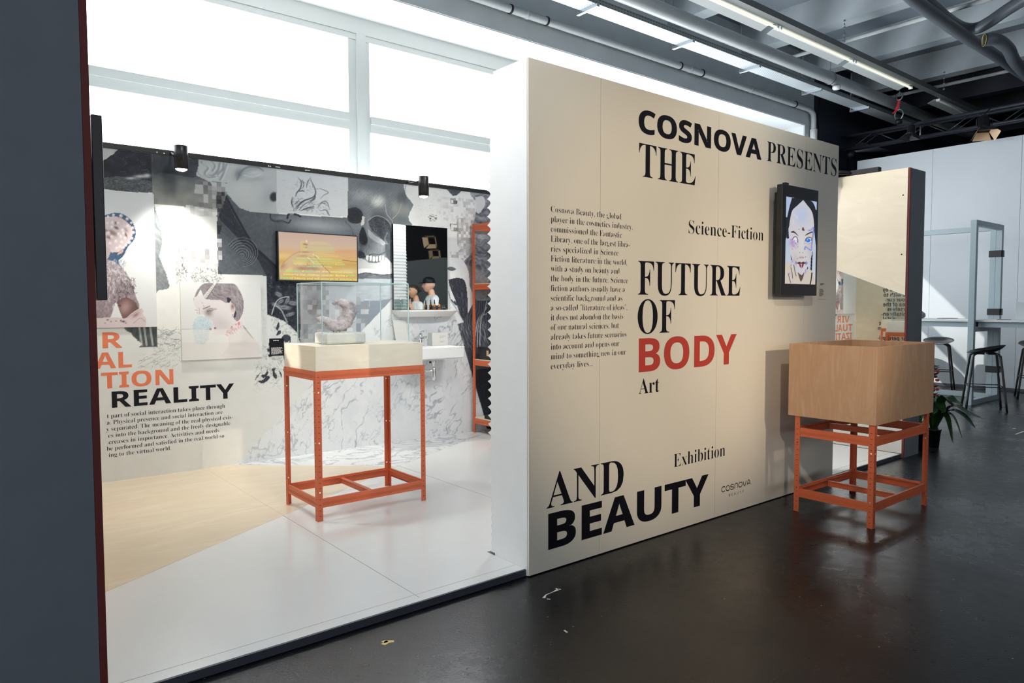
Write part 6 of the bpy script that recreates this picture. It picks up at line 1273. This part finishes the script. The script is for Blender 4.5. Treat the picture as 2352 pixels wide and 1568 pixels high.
# =================================================================== THE TWO VISITORS SEEN IN THE BATHROOM MIRROR
def skin_mesh(nodes, edges, levels=2):
    names = list(nodes); me = bpy.data.meshes.new('skin'); me.from_pydata([nodes[n][0] for n in names], [(names.index(a), names.index(b)) for a, b in edges], [])
    o = bpy.data.objects.new('skin', me); COL.objects.link(o); o.modifiers.new('Skin', 'SKIN'); s = o.modifiers.new('Sub', 'SUBSURF'); s.levels = s.render_levels = levels
    for i, n in enumerate(names):
        r = nodes[n][1]; me.skin_vertices[0].data[i].radius = r if isinstance(r, tuple) else (r, r)
    me.skin_vertices[0].data[0].use_root = True
    dg = bpy.context.evaluated_depsgraph_get(); ev = o.evaluated_get(dg); m2 = ev.to_mesh()
    v = [tuple(p.co) for p in m2.vertices]; f = [list(p.vertices) for p in m2.polygons]; ev.to_mesh_clear(); bpy.data.objects.remove(o); bpy.data.meshes.remove(me); return v, f
def head_geo(c, s=1.0, seg=40, rings=32):
    vs = []
    for i in range(rings+1):
        for k in range(seg):
            th = PI*i/rings; ph = 2*PI*k/seg; d = np.array((math.sin(th)*math.cos(ph), math.sin(th)*math.sin(ph), -math.cos(th)))
            x, y, z = d*np.array((.098, .076, .118))
            if z < 0: q = min(1, -z/.118); y *= 1-.36*q**1.3; x = x*(1-.18*q) + (.016*q if d[0] > 0 else .034*q)
            if x < 0 and z > -.05: x *= 1.08
            fr = max(0, d[0])
            g = lambda cy, cz, sy, sz: math.exp(-((y-cy)/sy)**2-((z-cz)/sz)**2)*(1 if d[0] > 0 else 0)
            x += .026*g(0, -.026, .013, .020)+.012*g(0, .0, .009, .022)+.006*g(0, .034, .045, .010)-.011*(g(.031, .012, .014, .011)+g(-.031, .012, .014, .011))
            x += .009*g(0, -.062, .02, .007)+.008*g(0, -.075, .018, .006)-.004*g(0, -.0685, .02, .003)+.012*g(0, -.10, .022, .014)+.006*(g(.036, -.02, .016, .018)+g(-.036, -.02, .016, .018))
            vs.append(tuple(np.array(c)+np.array((x, y, z))*s))
    fs = [(i*seg+k, i*seg+(k+1) % seg, (i+1)*seg+(k+1) % seg, (i+1)*seg+k) for i in range(rings) for k in range(seg)]
    return vs, fs
def finger(base, dirv, curl, L, r, side):
    """chain of three bent segments starting inside the palm"""
    d = Vector(dirv).normalized(); ax = Vector(side).normalized(); p = Vector(base); P = [(p-d*.012, r*1.05), (p, r)]
    for j, (l, cu) in enumerate(((.42, curl*.6), (.33, curl), (.25, curl*.8))):
        d = Matrix.Rotation(cu, 3, ax) @ d; p = p+d*L*l; P.append((p, r*(1-.12*(j+1))))
    return P
def hand(mb, wrist, palm, across, curl, s=1.0):
    """palm slab plus four unequal fingers and a thumb leaving its side"""
    w, p = Vector(wrist), Vector(palm); d = (p-w).normalized(); a = Vector(across).normalized(); nrm = d.cross(a)
    end = p+d*.03*s
    pn = {'v': (tuple(w-d*.05), .019*s), 'w': (tuple(w), (.025*s, .020*s)), 'p': (tuple(p-d*.01), (.036*s, .016*s)), 'e': (tuple(end), (.036*s, .014*s))}
    v, f = skin_mesh(pn, [('v', 'w'), ('w', 'p'), ('p', 'e')], 2); mb.add(v, f, 0, True)
    for k, (off, L) in enumerate(((.029, .072), (.010, .080), (-.010, .075), (-.028, .060))):
        P = finger(end+a*off*s, d, curl*(1+.12*k), L*s, .0088*s, a); nd = {str(i): (tuple(q), r) for i, (q, r) in enumerate(P)}
        v, f = skin_mesh(nd, [(str(i), str(i+1)) for i in range(len(P)-1)], 1); mb.add(v, f, 0, True)
    tb = p-d*.012*s+a*.030*s; P = finger(tb, (d*.75+a*.7+nrm*.25), curl*.45, .066*s, .0098*s, a); nd = {str(i): (tuple(q), r) for i, (q, r) in enumerate(P)}
    v, f = skin_mesh(nd, [(str(i), str(i+1)) for i in range(len(P)-1)], 1); mb.add(v, f, 0, True)
M['skin'] = mat('light_skin', (226, 178, 152), .5, var=.04, vscale=20, Subsurface_Weight=.08); M['skin2'] = mat('olive_skin', (216, 168, 138), .5, var=.04, vscale=20, Subsurface_Weight=.08)
M['lip'] = mat('lip_skin', (186, 98, 92), .45); M['eyew'] = mat('eye_white', (240, 240, 238), .2); M['iris'] = mat('dark_iris', (44, 32, 26), .2); M['brow'] = mat('dark_hair', (34, 26, 24), .6, bump=.4, bscale=220)
M['tshirt'] = mat('pale_cotton_shirt', (236, 238, 240), .8, bump=.15, bscale=40); M['jeans'] = mat('dark_navy_trousers', (40, 46, 60), .8, var=.1, bump=.2, bscale=60); M['shoe'] = mat('dark_shoe', (36, 36, 40), .5); M['lanyard'] = mat('yellow_lanyard', (226, 214, 120), .6)
def person(label, loc, rz, s, skinm, woman):
    t = thing('person', label, 'person'); Z = lambda p: (p[0]*s, p[1]*s*(.92 if woman else 1), p[2]*s)
    sh = .155 if woman else .178; bw = .9 if woman else 1.06
    N = {'pelvis': ((0, 0, .95), (.075, .10)), 'spine': ((0, 0, 1.12), (.075, .09)), 'chest': ((-.01, 0, 1.32), (.075, .10)), 'neckbase': ((-.015, 0, 1.475), .062), 'neck': ((.0, 0, 1.54), .052 if woman else .06), 'headbase': ((.02, 0, 1.61), .055)}
    E_ = [('pelvis', 'spine'), ('spine', 'chest'), ('chest', 'neckbase'), ('neckbase', 'neck'), ('neck', 'headbase')]
    arms = {}
    for sd, g in (('L', 1), ('R', -1)):
        if woman and g < 0: A = [(-.005, -sh, 1.415), (.03, -.235, 1.17), (.15, -.13, 1.36)]; palm = (.145, -.085, 1.425); across = (.3, -.2, -.9)
        elif woman: A = [(-.005, sh, 1.415), (-.03, .21, 1.14), (.13, .20, .99)]; palm = (.20, .185, .985); across = (0, .2, 1)
        else: A = [(-.01, g*sh, 1.42), (-.04, g*.245, 1.14), (.06, g*.255, .90)]; palm = (.085, g*.25, .825); across = (1, 0, .25)
        arms[sd] = (A, palm, across)
        for n_, p, r in zip(('shoulder', 'elbow', 'wrist'), A, (.047*bw, .041*bw, .027)): N[n_+sd] = (p, r)
        E_ += [('chest', 'shoulder'+sd), ('shoulder'+sd, 'elbow'+sd), ('elbow'+sd, 'wrist'+sd)]
        for n_, p, r in (('hip', (0, g*.09, .89), .07), ('knee', (.025, g*.10, .50), .057), ('ankle', (-.015, g*.105, .10), .036), ('foot', (.05, g*.11, .045), .034), ('toe', (.14, g*.12, .032), .026)): N[n_+sd] = (p, r)
        E_ += [('pelvis', 'hip'+sd), ('hip'+sd, 'knee'+sd), ('knee'+sd, 'ankle'+sd), ('ankle'+sd, 'foot'+sd), ('foot'+sd, 'toe'+sd)]
    sc = lambda nd, k=0.0: {n_: (Z(p), tuple((q+k)*s for q in r) if isinstance(r, tuple) else (r+k)*s) for n_, (p, r) in nd.items()}
    body = MB(); v, f = skin_mesh(sc(N), E_, 2); body.add(v, f, 0, True)
    hc = Z((.045, 0, 1.665)); hv, hf = head_geo(hc, s*(.97 if woman else 1.04)); body.add(hv, hf, 0, True)
    hs = s*(.97 if woman else 1.04)
    for g in (1, -1):
        ear = MB().sphere((0, 0, 0), 1, 10, 8, sc=(.016, .008, .030)); R_ = Matrix.Rotation(g*.35, 3, 'Z') @ Matrix.Rotation(-.2, 3, 'Y'); body.add([tuple(Vector(hc)+(R_ @ Vector(p)+Vector((-.008, g*.077, -.006)))*hs) for p in ear.v], ear.f, 0, True)
    for sd in 'LR':
        A, palm, across = arms[sd]; hand(body, Z(A[2]), Z(palm), across, (.75 if woman and sd == 'R' else .35)*(1 if sd == 'L' or woman else -1)*(-1 if sd == 'L' and not woman else 1), s)
    bo = body.build('body', skinm, t, clean=False)
    P_ = lambda x, y, z: tuple(Vector(hc)+Vector((x, y, z))*hs)
    for g in (1, -1):
        e = MB().sphere(P_(.0705, g*.031, .011), .0118*hs, 14, 10).build('eye', M['eyew'], t); MB().sphere(P_(.0792, g*.0315, .011), .0050*hs, 10, 8).build('iris', M['iris'], e)
        MB().tube([P_(.093, g*.014, .032), P_(.092, g*.03, .037), P_(.078, g*.047, .031)], .0032*hs, 6).build('eyebrow', M['brow'], t)
    MB().tube([P_(.084, -.022, -.068), P_(.098, -.008, -.066), P_(.099, 0, -.068), P_(.098, .008, -.066), P_(.084, .022, -.068)], [.002*hs, .005*hs, .0055*hs, .005*hs, .002*hs], 8).build('lips', M['lip'], t)
    # clothes
    def loft(mb, rings, seg=32, caps=(True, True)):
        vs = []
        for z, cx, rx, ry in rings:
            for k in range(seg):
                a = 2*PI*k/seg; vs.append(Z((cx+rx*math.copysign(abs(math.cos(a))**.85, math.cos(a)), ry*math.copysign(abs(math.sin(a))**.85, math.sin(a)), z)))
        n = len(rings); fs = [(i*seg+k, i*seg+(k+1) % seg, (i+1)*seg+(k+1) % seg, (i+1)*seg+k) for i in range(n-1) for k in range(seg)]
        if caps[0]: fs.append(tuple(range(seg))[::-1])
        if caps[1]: fs.append(tuple((n-1)*seg+k for k in range(seg)))
        mb.add(vs, fs, 0, True)
    wy = .9 if woman else 1.08; wa = .84 if woman else 1.0
    rg = [(.80, 0, .128, .172), (.86, 0, .13, .175), (.95, 0, .128, .172), (1.06, .005, .122*wa, .158*wa), (1.14, .006, .122*wa, .158*wa), (1.24, .008, .13, .172), (1.32, .006, .132, .182), (1.38, -.002, .122, .186), (1.425, -.008, .102, .172), (1.455, -.012, .084, .132), (1.478, -.014, .070, .088), (1.49, -.015, .066, .072), (1.485, -.015, .058, .060)]
    if woman: rg = [(.965, 0, .142, .186)]+rg[3:]
    mb = MB(); loft(mb, [(z, cx, rx*(wy if woman else 1), ry*wy) for z, cx, rx, ry in rg])
    for sd, g in (('L', 1), ('R', -1)):
        S_, E2, W_ = (Vector(N[n_+sd][0]) for n_ in ('shoulder', 'elbow', 'wrist')); inn = S_-Vector((0, g*.05, .015))
        path = [inn, S_, S_.lerp(E2, .5), E2, E2.lerp(W_, .75)] if woman else [inn, S_, S_.lerp(E2, .35), S_.lerp(E2, .62)]; rr = [.062, .066, .058, .056, .042] if woman else [.07, .076, .07, .068]
        cp = catmull([list(p)+[r] for p, r in zip(path, rr)], 5); mb.tube([Z(c_[:3]) for c_ in cp], [c_[3]*s for c_ in cp], 20)
    mb.build('shirt', M['tshirt'], t, clean=False)
    mb = MB(); loft(mb, [(1.0, 0, .116, .155), (.92, 0, .124, .165), (.84, 0, .12, .168), (.78, 0, .09, .15)])
    for g in (1, -1):
        cp = catmull([(0, g*.088, .90, .092), (.005, g*.092, .78, .092), (.025, g*.098, .50, .068), (.005, g*.104, .25, .06), (-.012, g*.106, .075, .058)], 6); mb.tube([Z(c_[:3]) for c_ in cp], [c_[3]*s*(.95 if woman else 1) for c_ in cp], 22)
    mb.build('trousers', M['jeans'], t, clean=False)
    for sd, g in (('L', 1), ('R', -1)):
        nd = {'heel': ((-.05, g*.105, .045), .042), 'mid': ((.04, g*.11, .05), .044), 'toe': ((.15, g*.122, .038), .036)}
        mb = MB(); v, f = skin_mesh(sc(nd), [('heel', 'mid'), ('mid', 'toe')], 2); mb.add([(a, b, max(c_, .002)) for a, b, c_ in v], f, 0, True); mb.build('shoe', M['shoe'], t, clean=False)
    if woman:
        hb = MB(); H = np.array(hv); C_ = np.array(hc); D_ = (H-C_)/hs; keep = (D_[:, 2] > .052+.25*np.maximum(0, D_[:, 0]-.02)) | ((D_[:, 0] < .012) & (D_[:, 2] > -.055) & ((np.abs(D_[:, 1]) < .066) | (D_[:, 0] < -.03) | (D_[:, 2] > .03)))
        HV = C_+(H-C_)*1.11; ff = [q for q in hf if all(keep[i] for i in q)]; hb.add(HV.tolist(), ff, 0, True)
        hb.sphere(P_(-.12, 0, .03), .045*hs, 14, 10); hb.tube([P_(-.02, .076, -.01), P_(-.01, .086, -.06), P_(-.02, .08, -.12)], [.008*hs, .006*hs, .002*hs], 8); hb.build('hair', M['brow'], t)
        MB().tube([Z((-.02, .10, 1.49)), Z((.09, .05, 1.42)), Z((.145, -.03, 1.28)), Z((.13, -.12, 1.12))], .014, 8).build('bag_strap', M['black'], t)
        MB().tube([Z((.0+.05*math.cos(a), .055*math.sin(a), 1.485-.02*math.cos(a))) for a in np.linspace(0, 2*PI, 17)], .005, 6, caps=False).build('necklace', M['brass'], t)
    else:
        cb = MB(); prof = [(.098, .035), (.101, .05), (.097, .085), (.078, .118), (.04, .138), (0, .142)]
        cb.lathe([(r*hs, z*hs) for r, z in prof], hc, 28, sx=1.10, sy=.86)
        n = 14; up = []; 
        for k in range(n+1): a = -1.15+2.3*k/n; up.append((math.cos(a), math.sin(a)))
        V_ = [P_(.100*1.06*c_, .085*q, .046) for c_, q in up]+[P_(.100*1.06*c_+.075*max(0, c_)**.7, .085*q, .036) for c_, q in up]; V2 = [(a, b, c_-.004) for a, b, c_ in V_]; m_ = n+1
        fs = [(i, i+1, m_+i+1, m_+i) for i in range(n)]; o2 = 2*m_
        cb.add(V_+V2, fs+[tuple(o2+q for q in g_)[::-1] for g_ in fs]+[(m_+i, m_+i+1, o2+m_+i+1, o2+m_+i) for i in range(n)], 0, True); cb.build('cap', M['ink'], t)
        MB().tube([Z((-.05, .075, 1.50)), Z((.06, .085, 1.46)), Z((.142, .045, 1.30)), Z((.150, .0, 1.14)), Z((.142, -.045, 1.30)), Z((.06, -.085, 1.46)), Z((-.05, -.075, 1.50))], .006, 6).build('lanyard', M['lanyard'], t)
    t.location = loc; t.rotation_euler.z = rz; return t
pm_ = person('person in pale t-shirt, black cap and yellow lanyard, reflected in the bathroom mirror', (6.88, .94, 0), PI+.32, 1.02, M['skin'], False)
pw_ = person('person with tied dark hair and white blouse, hand at collar, reflected in the bathroom mirror', (6.35, 1.28, 0), PI+.08, .945, M['skin2'], True)
